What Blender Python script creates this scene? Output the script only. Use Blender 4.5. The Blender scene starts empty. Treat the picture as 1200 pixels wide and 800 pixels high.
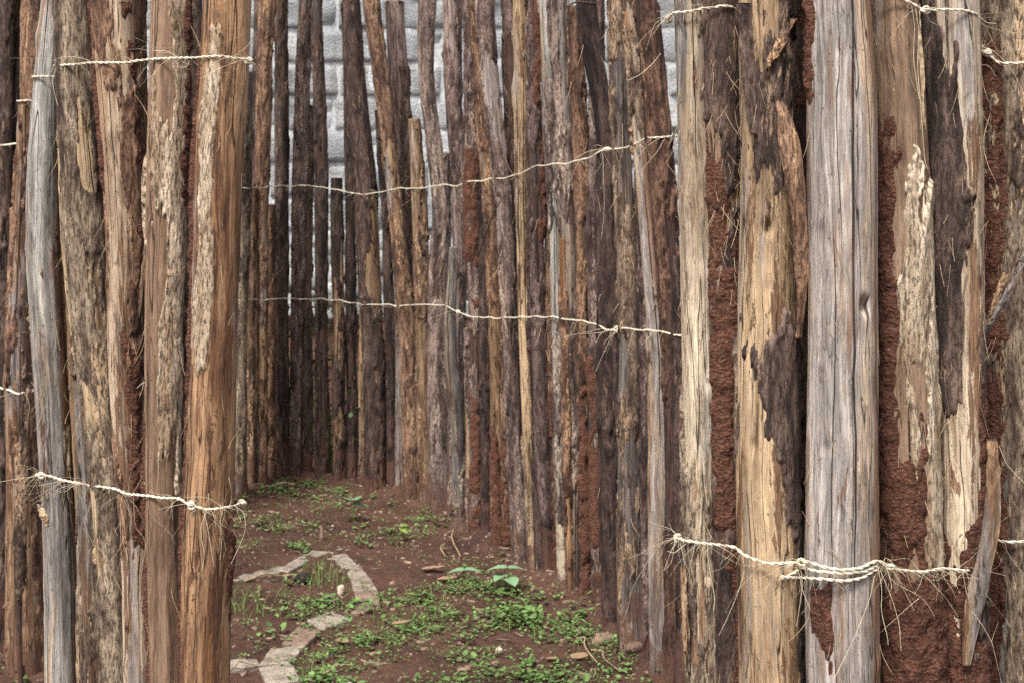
import bpy, math, random
import numpy as np
from mathutils import Vector

random.seed(7)
RNG = np.random.default_rng(11)
scene = bpy.context.scene
COL = scene.collection

# ------------------------------------------------------------------ camera, world, sun, exposure
H, F = 1.30, 1500.0                       # eye height (m), focal length in photo pixels (1200 wide)
cam_d = bpy.data.cameras.new("camera")
cam = bpy.data.objects.new("camera", cam_d)
COL.objects.link(cam)
cam.location = (0, 0, H)
cam.rotation_euler = (math.radians(90), 0, 0)
cam_d.sensor_width = 36.0
cam_d.lens = F / 1200 * 36.0
cam_d.shift_y = -95.0 / 1200.0
cam_d.clip_start = 0.05
cam_d.clip_end = 3000
cam_d.dof.use_dof = True
cam_d.dof.focus_distance = 2.15
cam_d.dof.aperture_fstop = 14.0
scene.camera = cam

SUN_EL, SUN_AZ = math.radians(57), math.radians(206)      # azimuth from +Y clockwise: behind the camera, to the left
world = bpy.data.worlds.new("World")
scene.world = world
world.use_nodes = True
wt = world.node_tree
bg = wt.nodes["Background"]
sky = wt.nodes.new("ShaderNodeTexSky")
sky.sky_type = 'NISHITA'
sky.sun_disc = False
sky.sun_elevation = SUN_EL
sky.sun_rotation = SUN_AZ
sky.air_density = 1.0
sky.dust_density = 4.0
hsv = wt.nodes.new("ShaderNodeHueSaturation")             # clouded sky: little blue left
hsv.inputs["Saturation"].default_value = 0.4
wt.links.new(sky.outputs[0], hsv.inputs["Color"])
wt.links.new(hsv.outputs[0], bg.inputs["Color"])
bg.inputs["Strength"].default_value = 0.085
sun_d = bpy.data.lights.new("sun", 'SUN')
sun_d.energy = 1.5
sun_d.angle = math.radians(12)
sun_d.color = (1.0, 0.975, 0.94)
sun = bpy.data.objects.new("sun", sun_d)
COL.objects.link(sun)
sd = Vector((math.sin(SUN_AZ) * math.cos(SUN_EL), math.cos(SUN_AZ) * math.cos(SUN_EL), math.sin(SUN_EL)))
sun.rotation_euler = sd.to_track_quat('Z', 'Y').to_euler()
sun.location = (0, 0, 12)
scene.view_settings.view_transform = 'Standard'
scene.view_settings.look = 'None'
scene.view_settings.gamma = 1.0
scene.view_settings.exposure = 1.58
scene.render.engine = 'CYCLES'
scene.cycles.use_denoising = False                         # keep the fine grain of wood and soil
scene.cycles.max_bounces = 5
scene.cycles.diffuse_bounces = 3

# ------------------------------------------------------------------ noise in numpy
_perm = np.random.default_rng(3).permutation(256)
_perm = np.concatenate([_perm, _perm]).astype(np.int64)
_val = np.random.default_rng(4).uniform(-1, 1, 256)


def vnoise(p):
    p = np.asarray(p, dtype=np.float64)
    i = np.floor(p).astype(np.int64)
    f = p - i
    u = f * f * f * (f * (f * 6 - 15) + 10)
    i &= 255
    x, y, z = i[..., 0], i[..., 1], i[..., 2]
    x1, y1, z1 = (x + 1) & 255, (y + 1) & 255, (z + 1) & 255

    def h(a, b, c):
        return _val[_perm[_perm[_perm[a] + b] + c]]
    ux, uy, uz = u[..., 0], u[..., 1], u[..., 2]
    a0 = h(x, y, z) * (1 - ux) + h(x1, y, z) * ux
    a1 = h(x, y1, z) * (1 - ux) + h(x1, y1, z) * ux
    b0 = h(x, y, z1) * (1 - ux) + h(x1, y, z1) * ux
    b1 = h(x, y1, z1) * (1 - ux) + h(x1, y1, z1) * ux
    return (a0 * (1 - uy) + a1 * uy) * (1 - uz) + (b0 * (1 - uy) + b1 * uy) * uz


def fbm(p, o=4, g=0.5):
    p = np.asarray(p, dtype=np.float64)
    s, a, t = 0.0, 1.0, 0.0
    for _ in range(o):
        s = s + a * vnoise(p)
        t += a
        a *= g
        p = p * 2.03 + 17.3
    return s / t


def sstep(a, b, x):
    t = np.clip((x - a) / (b - a), 0, 1)
    return t * t * (3 - 2 * t)


# ------------------------------------------------------------------ mesh helpers
def mesh_obj(name, verts, faces, mat=None, parent=None, loc=(0, 0, 0), smooth=True, attrs=None):
    me = bpy.data.meshes.new(name)
    verts = np.asarray(verts, dtype=np.float32)
    if isinstance(faces, np.ndarray):
        n, k = faces.shape
        me.vertices.add(len(verts))
        me.vertices.foreach_set("co", verts.ravel())
        me.loops.add(n * k)
        me.loops.foreach_set("vertex_index", faces.astype(np.int32).ravel())
        me.polygons.add(n)
        me.polygons.foreach_set("loop_start", np.arange(0, n * k, k, dtype=np.int32))
        me.polygons.foreach_set("loop_total", np.full(n, k, dtype=np.int32))
        me.update(calc_edges=True)
    else:
        me.from_pydata([tuple(v) for v in verts], [], faces)
    me.validate()
    if smooth:
        me.polygons.foreach_set("use_smooth", np.ones(len(me.polygons), dtype=bool))
    if attrs:
        for k, a in attrs.items():
            a = np.asarray(a, dtype=np.float32)
            if a.ndim == 2:
                at = me.attributes.new(k, 'FLOAT_VECTOR', 'POINT')
                at.data.foreach_set("vector", a.ravel())
            else:
                at = me.attributes.new(k, 'FLOAT', 'POINT')
                at.data.foreach_set("value", a)
    if mat:
        me.materials.append(mat)
    o = bpy.data.objects.new(name, me)
    COL.objects.link(o)
    o.location = loc
    if parent:
        o.parent = parent
    return o


def tag(o, label=None, cat=None, group=None, kind=None):
    if label: o["label"] = label
    if cat: o["category"] = cat
    if group: o["group"] = group
    if kind: o["kind"] = kind
    return o


def empty(name, loc=(0, 0, 0)):
    o = bpy.data.objects.new(name, None)
    o.empty_display_size = 0.05
    COL.objects.link(o)
    o.location = loc
    return o


def tube(pts, rad, sides=6, closed_ends=True):
    """tube along pts (N,3); rad scalar or (N,)"""
    pts = np.asarray(pts, dtype=np.float64)
    n = len(pts)
    rad = np.broadcast_to(np.asarray(rad, dtype=np.float64), (n,))
    t = np.gradient(pts, axis=0)
    t /= np.linalg.norm(t, axis=1, keepdims=True) + 1e-12
    ref = np.where(np.abs(t[:, 2:3]) > 0.9, np.array([[1.0, 0, 0]]), np.array([[0, 0, 1.0]]))
    if np.mean(np.abs(t[:, 2])) > 0.6:
        ref = np.tile(np.array([[1.0, 0.15, 0]]), (n, 1))
    else:
        ref = np.tile(np.array([[0.1, 0.2, 1.0]]), (n, 1))
    a = np.cross(t, ref)
    a /= np.linalg.norm(a, axis=1, keepdims=True) + 1e-12
    b = np.cross(t, a)
    ang = np.linspace(0, 2 * np.pi, sides, endpoint=False)
    v = pts[:, None] + rad[:, None, None] * (np.cos(ang)[None, :, None] * a[:, None] + np.sin(ang)[None, :, None] * b[:, None])
    v = v.reshape(-1, 3)
    i = np.arange(n - 1)[:, None] * sides
    j = np.arange(sides)[None]
    j1 = (j + 1) % sides
    f = np.stack([i + j, i + j1, i + sides + j1, i + sides + j], -1).reshape(-1, 4)
    return v, f


class MB:
    def __init__(self):
        self.v, self.f, self.n = [], [], 0

    def add(self, v, f):
        self.v.append(np.asarray(v, dtype=np.float64))
        self.f.append(np.asarray(f) + self.n)
        self.n += len(v)

    def build(self, name, mat, parent=None, loc=(0, 0, 0), smooth=True):
        return mesh_obj(name, np.concatenate(self.v) - np.asarray(loc if parent is None else (0, 0, 0)),
                        np.concatenate(self.f), mat, parent, loc, smooth)


def px(x, y, d):
    """photo pixel -> world point at depth d"""
    return np.array([(x - 600) * d / F, d, H - (y - 305) * d / F])


def ground_px(x, y):
    d = H * F / (y - 305)
    return np.array([(x - 600) * d / F, d, 0.0])


# ------------------------------------------------------------------ materials
def new_mat(name):
    m = bpy.data.materials.new(name)
    m.use_nodes = True
    nt = m.node_tree
    b = nt.nodes["Principled BSDF"]
    b.inputs["Specular IOR Level"].default_value = 0.2
    b.inputs["Roughness"].default_value = 0.85
    return m, nt, b


class G:
    """tiny node writer"""
    def __init__(self, nt):
        self.nt = nt

    def n(self, t, **kw):
        nd = self.nt.nodes.new(t)
        for k, v in kw.items():
            setattr(nd, k, v)
        return nd

    def l(self, a, b):
        self.nt.links.new(a, b)

    def put(self, sock, v):
        if hasattr(v, "links") or isinstance(v, bpy.types.NodeSocket):
            self.l(v, sock)
        else:
            sock.default_value = v

    def attr(self, name):
        return self.n("ShaderNodeAttribute", attribute_name=name)

    def vmul(self, v, s):
        nd = self.n("ShaderNodeVectorMath", operation='MULTIPLY')
        self.put(nd.inputs[0], v)
        nd.inputs[1].default_value = s
        return nd.outputs[0]

    def noise(self, v, scale, detail=3, rough=0.55, dist=0.0):
        nd = self.n("ShaderNodeTexNoise")
        self.put(nd.inputs["Vector"], v)
        nd.inputs["Scale"].default_value = scale
        nd.inputs["Detail"].default_value = detail
        nd.inputs["Roughness"].default_value = rough
        nd.inputs["Distortion"].default_value = dist
        return nd.outputs["Fac"]

    def math(self, op, a, b=0.0, c=0.0, clamp=False):
        nd = self.n("ShaderNodeMath", operation=op, use_clamp=clamp)
        self.put(nd.inputs[0], a)
        self.put(nd.inputs[1], b)
        self.put(nd.inputs[2], c)
        return nd.outputs[0]

    def rng(self, v, a, b, c=0.0, d=1.0, smooth=True):
        nd = self.n("ShaderNodeMapRange", interpolation_type='SMOOTHSTEP' if smooth else 'LINEAR')
        self.put(nd.inputs[0], v)
        nd.inputs[1].default_value = a
        nd.inputs[2].default_value = b
        nd.inputs[3].default_value = c
        nd.inputs[4].default_value = d
        return nd.outputs[0]

    def mix(self, f, a, b, blend='MIX'):
        nd = self.n("ShaderNodeMix", data_type='RGBA', blend_type=blend)
        self.put(nd.inputs[0], f)
        self.put(nd.inputs[6], a if not isinstance(a, tuple) else (*a, 1.0)[:4])
        self.put(nd.inputs[7], b if not isinstance(b, tuple) else (*b, 1.0)[:4])
        return nd.outputs[2]

    def ramp(self, f, stops):
        nd = self.n("ShaderNodeValToRGB")
        cr = nd.color_ramp
        while len(cr.elements) < len(stops):
            cr.elements.new(0.5)
        for e, (p, c) in zip(cr.elements, stops):
            e.position = p
            e.color = (*c, 1.0)
        self.put(nd.inputs[0], f)
        return nd.outputs[0]

    def bump(self, h, dist, strength=1.0):
        nd = self.n("ShaderNodeBump")
        nd.inputs["Distance"].default_value = dist
        nd.inputs["Strength"].default_value = strength
        self.put(nd.inputs["Height"], h)
        return nd.outputs[0]


SOIL = (0.112, 0.056, 0.039)


def soil_splash(g, col, zfac=0.22):
    """red soil spattered onto the foot of a pole, ragged upper limit"""
    geo = g.n("ShaderNodeNewGeometry")
    sep = g.n("ShaderNodeSeparateXYZ")
    g.l(geo.outputs["Position"], sep.inputs[0])
    n = g.noise(geo.outputs["Position"], 14, 4, 0.65)
    h = g.math('ADD', sep.outputs[2], g.math('MULTIPLY', g.math('SUBTRACT', n, 0.5), 1.5))
    f = g.rng(h, zfac, 0.02, 0.0, 0.75)
    return g.mix(f, col, SOIL)


def warped(g, p):
    """grain that wanders a little instead of running dead straight"""
    nd = g.n("ShaderNodeTexNoise")
    g.put(nd.inputs["Vector"], g.vmul(p, (1, 1, 0.3)))
    nd.inputs["Scale"].default_value = 16
    nd.inputs["Detail"].default_value = 2
    a = g.n("ShaderNodeVectorMath", operation='MULTIPLY_ADD')
    g.put(a.inputs[0], nd.outputs["Color"])
    a.inputs[1].default_value = (0.016, 0.016, 0.05)
    g.put(a.inputs[2], p)
    return a.outputs[0]


def ds(c, k=0.97):
    l = .3 * c[0] + .6 * c[1] + .1 * c[2]
    return tuple(l + (x - l) * k for x in c)


def wood_mat(name, light, mid, dark, grey=0.0, greyc=(0.29, 0.27, 0.245), inner=(0.17, 0.085, 0.042), cover=0.0, stain=0.5, crack=1.0, orange=0.0, fine=0.45):
    light, mid, inner = ds(light), ds(mid), ds(inner, .9)
    m, nt, b = new_mat(name)
    g = G(nt)
    p0 = g.attr("pc").outputs["Vector"]
    p = warped(g, p0)
    ps = g.vmul(p, (1, 1, 0.045))
    n1 = g.noise(ps, 85, 6, 0.78, 0.1)
    n2 = g.noise(g.vmul(p, (1, 1, 0.14)), 15, 4, 0.6, 0.4)
    n3 = g.noise(g.vmul(p, (1, 1, 0.045)), 420, 4, 0.75)
    f = g.math('ADD', g.math('MULTIPLY', n1, 0.68), g.math('MULTIPLY', n2, 0.36))
    col = g.ramp(f, [(0.38, dark), (0.455, mid), (0.525, light), (0.60, tuple(min(.75, c * 1.35) for c in light))])
    if grey > 0:
        n4 = g.noise(g.vmul(p, (1, 1, 0.07)), 15, 4, 0.65)
        gc = g.ramp(n1, [(0.36, tuple(c * 0.45 for c in greyc)), (0.5, greyc), (0.62, tuple(c * 1.75 for c in greyc))])
        col = g.mix(g.rng(n4, 0.62 - 0.36 * grey, 0.74 - 0.36 * grey), col, gc)
    if orange > 0:
        n7 = g.noise(g.vmul(p, (1, 1, 0.04)), 30, 3, 0.6)
        col = g.mix(g.math('MULTIPLY', g.rng(n7, 0.54, 0.62), orange), col, (0.27, 0.125, 0.05))
    # scraps of inner bark with sharp ragged edges
    n9 = g.noise(g.vmul(p, (1, 1, 0.11)), 30, 6, 0.74, 0.5)
    mi = g.rng(n9, 0.555 - 0.1 * cover, 0.575 - 0.1 * cover)
    ic = g.ramp(n3, [(0.35, tuple(c * .45 for c in inner)), (0.6, tuple(c * 1.25 for c in inner))])
    col = g.mix(g.math('MULTIPLY', mi, 0.88), col, ic)
    # weather stains
    n6 = g.noise(g.vmul(p, (1, 1, 0.18)), 38, 6, 0.75, 0.6)
    col = g.mix(g.math('MULTIPLY', g.rng(n6, 0.565, 0.61), stain), col, (0.045, 0.028, 0.021))
    # fine fibre
    nb = g.noise(g.vmul(p, (1, 1, 0.13)), 9, 2, 0.5)
    zone = g.ramp(nb, [(0.34, (0.62, 0.58, 0.57)), (0.5, (0.95, 0.93, 0.92)), (0.62, (1.0, 1.0, 1.0))])
    col = g.mix(1.0, col, zone, 'MULTIPLY')
    col = g.mix(g.rng(n3, 0.58, 0.40, 0.0, fine), col, g.mix(0.78, col, (0.02, 0.013, 0.01)))
    # specks
    n8 = g.noise(g.vmul(p, (1, 1, 0.45)), 190, 3, 0.6)
    col = g.mix(g.math('MULTIPLY', g.rng(n8, 0.64, 0.70), 0.7), col, (0.05, 0.03, 0.02))
    # checks
    n5 = g.noise(g.vmul(p, (1, 1, 0.028)), 40, 2, 0.5, 0.2)
    ck = g.rng(g.math('ABSOLUTE', g.math('SUBTRACT', n5, 0.5)), 0.0, 0.013, 1.0, 0.0)
    ck = g.math('MULTIPLY', ck, g.rng(n2, 0.46, 0.52))
    ck = g.math('MULTIPLY', ck, crack)
    for nm in ("ck1", "ck2", "ck3"):
        a_ = g.math('ADD', g.attr(nm).outputs["Fac"], g.math('MULTIPLY', g.math('SUBTRACT', n3, 0.5), 1.2))
        ck = g.math('MAXIMUM', ck, g.rng(g.math('ABSOLUTE', a_), 1.15, 0.55))
    col = g.mix(g.math('MULTIPLY', ck, 0.9), col, (0.018, 0.012, 0.009))
    tn = g.ramp(g.attr("tint").outputs["Fac"], [(0.0, (0.62, 0.55, 0.57)), (0.45, (0.98, 0.90, 0.88)), (1.0, (1.0, 1.0, 1.0))])
    col = g.mix(1.0, col, tn, 'MULTIPLY')
    col = soil_splash(g, col)
    g.l(col, b.inputs["Base Color"])
    b.inputs["Roughness"].default_value = 0.78
    h = g.math('ADD', g.math('MULTIPLY', n3, 0.5), g.math('MULTIPLY', n1, 1.0))
    h = g.math('ADD', h, g.math('MULTIPLY', mi, 0.3))
    h = g.math('SUBTRACT', h, g.math('MULTIPLY', ck, 1.0))
    g.l(g.bump(h, 0.0032, 0.9), b.inputs["Normal"])
    return m


def bark_mat(name, light, mid, dark, fleck=(0.33, 0.21, 0.115), amount=0.0):
    light, mid, fleck = ds(light), ds(mid), ds(fleck)
    m, nt, b = new_mat(name)
    g = G(nt)
    p = warped(g, g.attr("pc").outputs["Vector"])
    n1 = g.noise(g.vmul(p, (1, 1, 0.20)), 40, 6, 0.70, 0.6)
    n2 = g.noise(g.vmul(p, (1, 1, 0.10)), 22, 4, 0.6, 0.3)
    n3 = g.noise(g.vmul(p, (1, 1, 0.22)), 300, 3, 0.65)
    f = g.math('ADD', g.math('MULTIPLY', n1, 0.68), g.math('MULTIPLY', n2, 0.36))
    col = g.ramp(f, [(0.42, dark), (0.50, mid), (0.565, light), (0.64, tuple(c * 1.6 for c in light))])
    # flecks where the bark has come away
    n4 = g.noise(g.vmul(p, (1, 1, 0.12)), 27, 6, 0.72, 0.4)
    mf = g.rng(n4, 0.585 - 0.1 * amount, 0.605 - 0.1 * amount)
    fc = g.ramp(n3, [(0.36, tuple(c * .5 for c in fleck)), (0.6, tuple(c * 1.3 for c in fleck))])
    col = g.mix(g.math('MULTIPLY', mf, 0.85), col, fc)
    col = g.mix(g.rng(n3, 0.55, 0.38, 0.0, 0.75), col, (0.020, 0.013, 0.010))
    n6 = g.noise(g.vmul(p, (1, 1, 0.5)), 420, 4, 0.75)
    col = g.mix(g.rng(n6, 0.56, 0.64, 0.0, 0.3), col, g.mix(0.5, col, (0.42, 0.34, 0.26)))
    tn = g.ramp(g.attr("tint").outputs["Fac"], [(0.0, (0.62, 0.55, 0.57)), (0.45, (0.98, 0.90, 0.88)), (1.0, (1.0, 1.0, 1.0))])
    col = g.mix(1.0, col, tn, 'MULTIPLY')
    col = soil_splash(g, col)
    g.l(col, b.inputs["Base Color"])
    b.inputs["Roughness"].default_value = 0.88
    h = g.math('ADD', g.math('MULTIPLY', n1, 1.0), g.math('MULTIPLY', n3, 0.45))
    n5 = g.noise(g.vmul(p, (1, 1, 0.6)), 520, 3, 0.7)
    h = g.math('ADD', h, g.math('MULTIPLY', n5, 0.35))
    h = g.math('SUBTRACT', h, g.math('MULTIPLY', mf, 0.25))
    g.l(g.bump(h, 0.0045, 0.9), b.inputs["Normal"])
    return m


def mud_mat(name, c=(0.185, 0.082, 0.053)):
    m, nt, b = new_mat(name)
    g = G(nt)
    p = g.attr("pc").outputs["Vector"]
    n1 = g.noise(p, 38, 5, 0.7)
    n2 = g.noise(p, 260, 4, 0.75)
    vo = g.n("ShaderNodeTexVoronoi")
    vo.inputs["Scale"].default_value = 210
    g.l(p, vo.inputs["Vector"])
    f = g.math('ADD', g.math('MULTIPLY', n1, 0.5), g.math('MULTIPLY', n2, 0.5))
    col = g.ramp(f, [(0.36, tuple(x * 0.30 for x in c)), (0.5, c), (0.62, tuple(x * 1.45 for x in c))])
    col = g.mix(g.rng(vo.outputs["Distance"], 0.35, 0.75, 0.0, 0.6), col, tuple(x * .35 for x in c))
    n3 = g.noise(p, 150, 2, 0.5)
    col = g.mix(g.rng(n3, 0.66, 0.72, 0, .7), col, (0.26, 0.16, 0.11))
    g.l(col, b.inputs["Base Color"])
    b.inputs["Roughness"].default_value = 0.95
    h = g.math('ADD', g.math('MULTIPLY', n1, 0.7), n2)
    h = g.math('SUBTRACT', h, g.math('MULTIPLY', vo.outputs["Distance"], 0.5))
    g.l(g.bump(h, 0.013, 1.0), b.inputs["Normal"])
    return m


WOOD = {
    'grey':  wood_mat("weathered_grey_wood", (0.52, 0.42, 0.29), (0.36, 0.27, 0.175), (0.14, 0.10, 0.07), grey=0.55, greyc=(0.36, 0.34, 0.305), stain=0.4, orange=0.7, cover=-.6),
    'straw': wood_mat("straw_wood", (0.50, 0.37, 0.22), (0.33, 0.225, 0.125), (0.12, 0.072, 0.042), grey=0.3, stain=0.75, cover=0.1),
    'tan':   wood_mat("tan_wood", (0.36, 0.245, 0.14), (0.21, 0.13, 0.073), (0.07, 0.042, 0.027), grey=0.3, stain=0.85, cover=0.2),
    'rust':  wood_mat("rust_wood", (0.43, 0.265, 0.14), (0.235, 0.12, 0.06), (0.085, 0.042, 0.024), grey=0.2, stain=0.6, orange=0.75, cover=0.0, inner=(0.15, 0.068, 0.034)),
    'brown': wood_mat("brown_wood", (0.24, 0.165, 0.105), (0.125, 0.082, 0.054), (0.036, 0.024, 0.018), grey=0.3, greyc=(0.17, 0.155, 0.14), stain=0.8, inner=(0.13, 0.075, 0.042)),
    'umber': wood_mat("umber_wood", (0.135, 0.087, 0.06), (0.068, 0.044, 0.033), (0.021, 0.015, 0.012), grey=0.2, greyc=(0.11, 0.102, 0.094), stain=0.6, inner=(0.085, 0.048, 0.03)),
    'char':  wood_mat("purple_black_wood", (0.075, 0.054, 0.045), (0.036, 0.027, 0.024), (0.013, 0.010, 0.010), grey=0.2, greyc=(0.085, 0.08, 0.077), stain=0.4, inner=(0.055, 0.035, 0.026)),
    'ash':   wood_mat("ash_brown_wood", (0.30, 0.235, 0.17), (0.17, 0.128, 0.092), (0.055, 0.039, 0.03), grey=0.55, greyc=(0.21, 0.195, 0.175), stain=0.75, inner=(0.12, 0.072, 0.045)),
}
WOOD['hide'] = wood_mat('smooth_brown_pole', (0.275, 0.185, 0.12), (0.175, 0.112, 0.071), (0.085, 0.053, 0.036), grey=0.1, stain=0.35, cover=-.5, inner=(0.14, 0.078, 0.046), fine=.3)
WOOD['cream'] = wood_mat('cream_peeled_wood', (0.58, 0.475, 0.335), (0.40, 0.30, 0.195), (0.16, 0.10, 0.06), grey=0.2, greyc=(0.33, 0.31, 0.28), stain=0.6, cover=0.05, inner=(0.23, 0.115, 0.055), orange=.4)
WOOD['mauve'] = wood_mat("mauve_grey_wood", (0.37, 0.30, 0.25), (0.205, 0.158, 0.13), (0.065, 0.046, 0.038), grey=0.45, greyc=(0.25, 0.235, 0.215), stain=0.75, inner=(0.14, 0.083, 0.06))
BARK = {
    'grey':  bark_mat("grey_brown_bark", (0.29, 0.225, 0.155), (0.15, 0.107, 0.074), (0.045, 0.030, 0.022), fleck=(0.42, 0.30, 0.18), amount=.3),
    'dark':  bark_mat("dark_bark", (0.125, 0.088, 0.068), (0.057, 0.039, 0.032), (0.018, 0.013, 0.012), fleck=(0.26, 0.18, 0.12), amount=-0.15),
    'red':   bark_mat("red_brown_bark", (0.28, 0.172, 0.105), (0.145, 0.082, 0.052), (0.045, 0.025, 0.017), fleck=(0.42, 0.27, 0.15), amount=0.2),
    'pale':  bark_mat('pale_flaking_layer', (0.56, 0.46, 0.33), (0.43, 0.335, 0.225), (0.27, 0.19, 0.12), fleck=(0.31, 0.205, 0.125), amount=-.1),
    'mauve': bark_mat("mauve_brown_bark", (0.25, 0.188, 0.155), (0.125, 0.088, 0.073), (0.038, 0.027, 0.024), fleck=(0.40, 0.32, 0.25), amount=0.35),
}
MUD = mud_mat("red_mud")


def twine_mat():
    m, nt, b = new_mat("sisal_twine")
    g = G(nt)
    geo = g.n("ShaderNodeNewGeometry")
    n = g.noise(geo.outputs["Position"], 160, 3)
    col = g.ramp(n, [(0.3, (0.46, 0.39, 0.27)), (0.5, (0.68, 0.61, 0.47)), (0.7, (0.78, 0.73, 0.61))])
    n2 = g.noise(geo.outputs["Position"], 14, 4, 0.7)
    col = g.mix(g.rng(n2, 0.54, 0.68, 0, .8), col, (0.22, 0.145, 0.09))
    g.l(col, b.inputs["Base Color"])
    g.l(g.bump(g.noise(geo.outputs["Position"], 700, 2), .001, .8), b.inputs["Normal"])
    return m


def plain(name, c, var=0.35, scale=60, rough=0.85, trans=0.0):
    m, nt, b = new_mat(name)
    g = G(nt)
    geo = g.n("ShaderNodeNewGeometry")
    n = g.noise(geo.outputs["Position"], scale, 4, 0.6)
    lo, hi = tuple(x * (1 - var) for x in c), tuple(x * (1 + var) for x in c)
    g.l(g.ramp(n, [(0.32, lo), (0.68, hi)]), b.inputs["Base Color"])
    b.inputs["Roughness"].default_value = rough
    g.l(g.bump(n, 0.002, 0.6), b.inputs["Normal"])
    return m


TWINE = twine_mat()
FIBRE = plain("loose_sisal_fibre", (0.66, 0.57, 0.40))
SPLINT = plain("pale_splinter", (0.40, 0.29, 0.18), 0.4, 120)

# ------------------------------------------------------------------ ground (one sheet to the horizon)
BX = np.array([100, 180, 230, 285, 310, 335, 370, 400, 450, 480, 520, 551, 577, 591, 638, 661, 700, 720, 737, 771, 800, 840, 900], float)
BY = np.array([715, 650, 612, 580, 568, 557, 560, 567, 577, 586, 602, 620, 643, 651, 679, 690, 714, 745, 766, 797, 825, 870, 950], float)


def base_depth(x):
    return H * F / (np.interp(x, BX, BY) - 305)


def axis(lo, hi, step, far):
    a = np.arange(lo, hi + 1e-9, step)
    g = step
    r, l = [hi], [lo]
    while r[-1] < far:
        g *= 1.28
        r.append(r[-1] + g)
        l.append(l[-1] - g)
    return np.concatenate([np.array(l[1:])[::-1], a, np.array(r[1:])])


def ground_z(x, y):
    p = np.stack([x, y, np.zeros_like(x)], -1)
    z = 0.018 * fbm(p * 2.2, 3) + 0.014 * fbm(p * 9, 3) + 0.016 * np.maximum(0, fbm(p * 26 + 5, 2) - 0.12) * 1.2
    z += 0.006 * np.maximum(0, vnoise(p * 60 + 9))
    # earth heaped against the feet of the inner fence
    yy = np.clip(y, 2.5, 9)
    dl = base_depth(np.clip(600 + x * F / yy, 100, 900)) - yy
    z += 0.045 * np.exp(-(dl / 0.13) ** 2) * (0.75 + .8 * fbm(p * 6 + 3, 3)) * (np.abs(x) < 3) * (y > 3) * (y < 8.2)
    r = np.hypot(x, y - 5)
    return z * np.clip((40 - r) / 30, 0, 1) - 0.01


gx = axis(-2.6, 1.3, 0.0165, 900)
gy = axis(3.0, 8.0, 0.0165, 900) + 0.0
GX, GY = np.meshgrid(gx, gy)
GZ = ground_z(GX, GY)
gv = np.stack([GX, GY, GZ], -1).reshape(-1, 3)
nx, ny = len(gx), len(gy)
ii = (np.arange(ny - 1)[:, None] * nx + np.arange(nx - 1)[None]).ravel()
gf = np.stack([ii, ii + 1, ii + nx + 1, ii + nx], -1)


def soil_mat():
    m, nt, b = new_mat("red_soil")
    g = G(nt)
    geo = g.n("ShaderNodeNewGeometry")
    p = geo.outputs["Position"]
    n1 = g.noise(p, 3.0, 5, 0.6)
    n2 = g.noise(p, 38, 6, 0.72)
    n3 = g.noise(p, 210, 3, 0.7)
    f = g.math('ADD', g.math('MULTIPLY', n1, 0.55), g.math('MULTIPLY', n2, 0.55))
    c = SOIL
    col = g.ramp(f, [(0.36, tuple(x * 0.35 for x in c)), (0.48, tuple(x * 0.8 for x in c)), (0.58, tuple(x * 1.15 for x in c)), (0.7, (0.16, 0.09, 0.06))])
    col = g.mix(g.rng(n3, 0.66, 0.72), col, (0.25, 0.19, 0.14))
    mossn = g.noise(p, 7, 5, 0.7)
    col = g.mix(g.rng(mossn, 0.56, 0.68, 0.0, 0.5), col, (0.055, 0.055, 0.022))
    g.l(col, b.inputs["Base Color"])
    b.inputs["Roughness"].default_value = 0.95
    g.l(g.bump(g.math('ADD', n2, g.math('MULTIPLY', n3, 0.4)), 0.03, 0.9), b.inputs["Normal"])
    return m


SOILM = soil_mat()
ground = mesh_obj("ground", gv, gf, SOILM)
tag(ground, kind="structure")

# ------------------------------------------------------------------ grey block wall behind, on a bank of earth
WY = 9.6


def wall_mat():
    m, nt, b = new_mat("grey_stone_block")
    g = G(nt)
    geo = g.n("ShaderNodeNewGeometry")
    p = geo.outputs["Position"]
    n1 = g.noise(p, 5, 5, 0.65)
    n2 = g.noise(p, 45, 5, 0.7)
    tone = g.attr("tone").outputs["Fac"]
    f = g.math('ADD', g.math('MULTIPLY', n1, 0.5), g.math('MULTIPLY', n2, 0.5))
    col = g.ramp(f, [(0.40, (0.28, 0.28, 0.272)), (0.5, (0.43, 0.43, 0.42)), (0.58, (0.52, 0.52, 0.51))])
    col = g.mix(g.math('MULTIPLY', tone, 0.85), col, (0.25, 0.26, 0.265))
    n4 = g.noise(g.vmul(p, (1.6, 1, 0.6)), 3.0, 4, 0.7, 0.5)
    col = g.mix(g.rng(n4, 0.60, 0.66, 0, 0.9), col, (0.60, 0.62, 0.63))
    n3 = g.noise(p, 90, 3, 0.6)
    col = g.mix(g.rng(n3, 0.62, 0.68, 0, 0.8), col, (0.10, 0.10, 0.095))
    g.l(col, b.inputs["Base Color"])
    n5 = g.noise(g.vmul(p, (3.0, 1, 0.25)), 2.2, 5, 0.7, 0.3)
    col = g.mix(g.rng(n5, 0.54, 0.66, 0, .6), col, (0.17, 0.165, 0.15))
    g.l(col, b.inputs["Base Color"])
    g.l(g.bump(f, 0.045, 1.0), b.inputs["Normal"])
    return m


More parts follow.
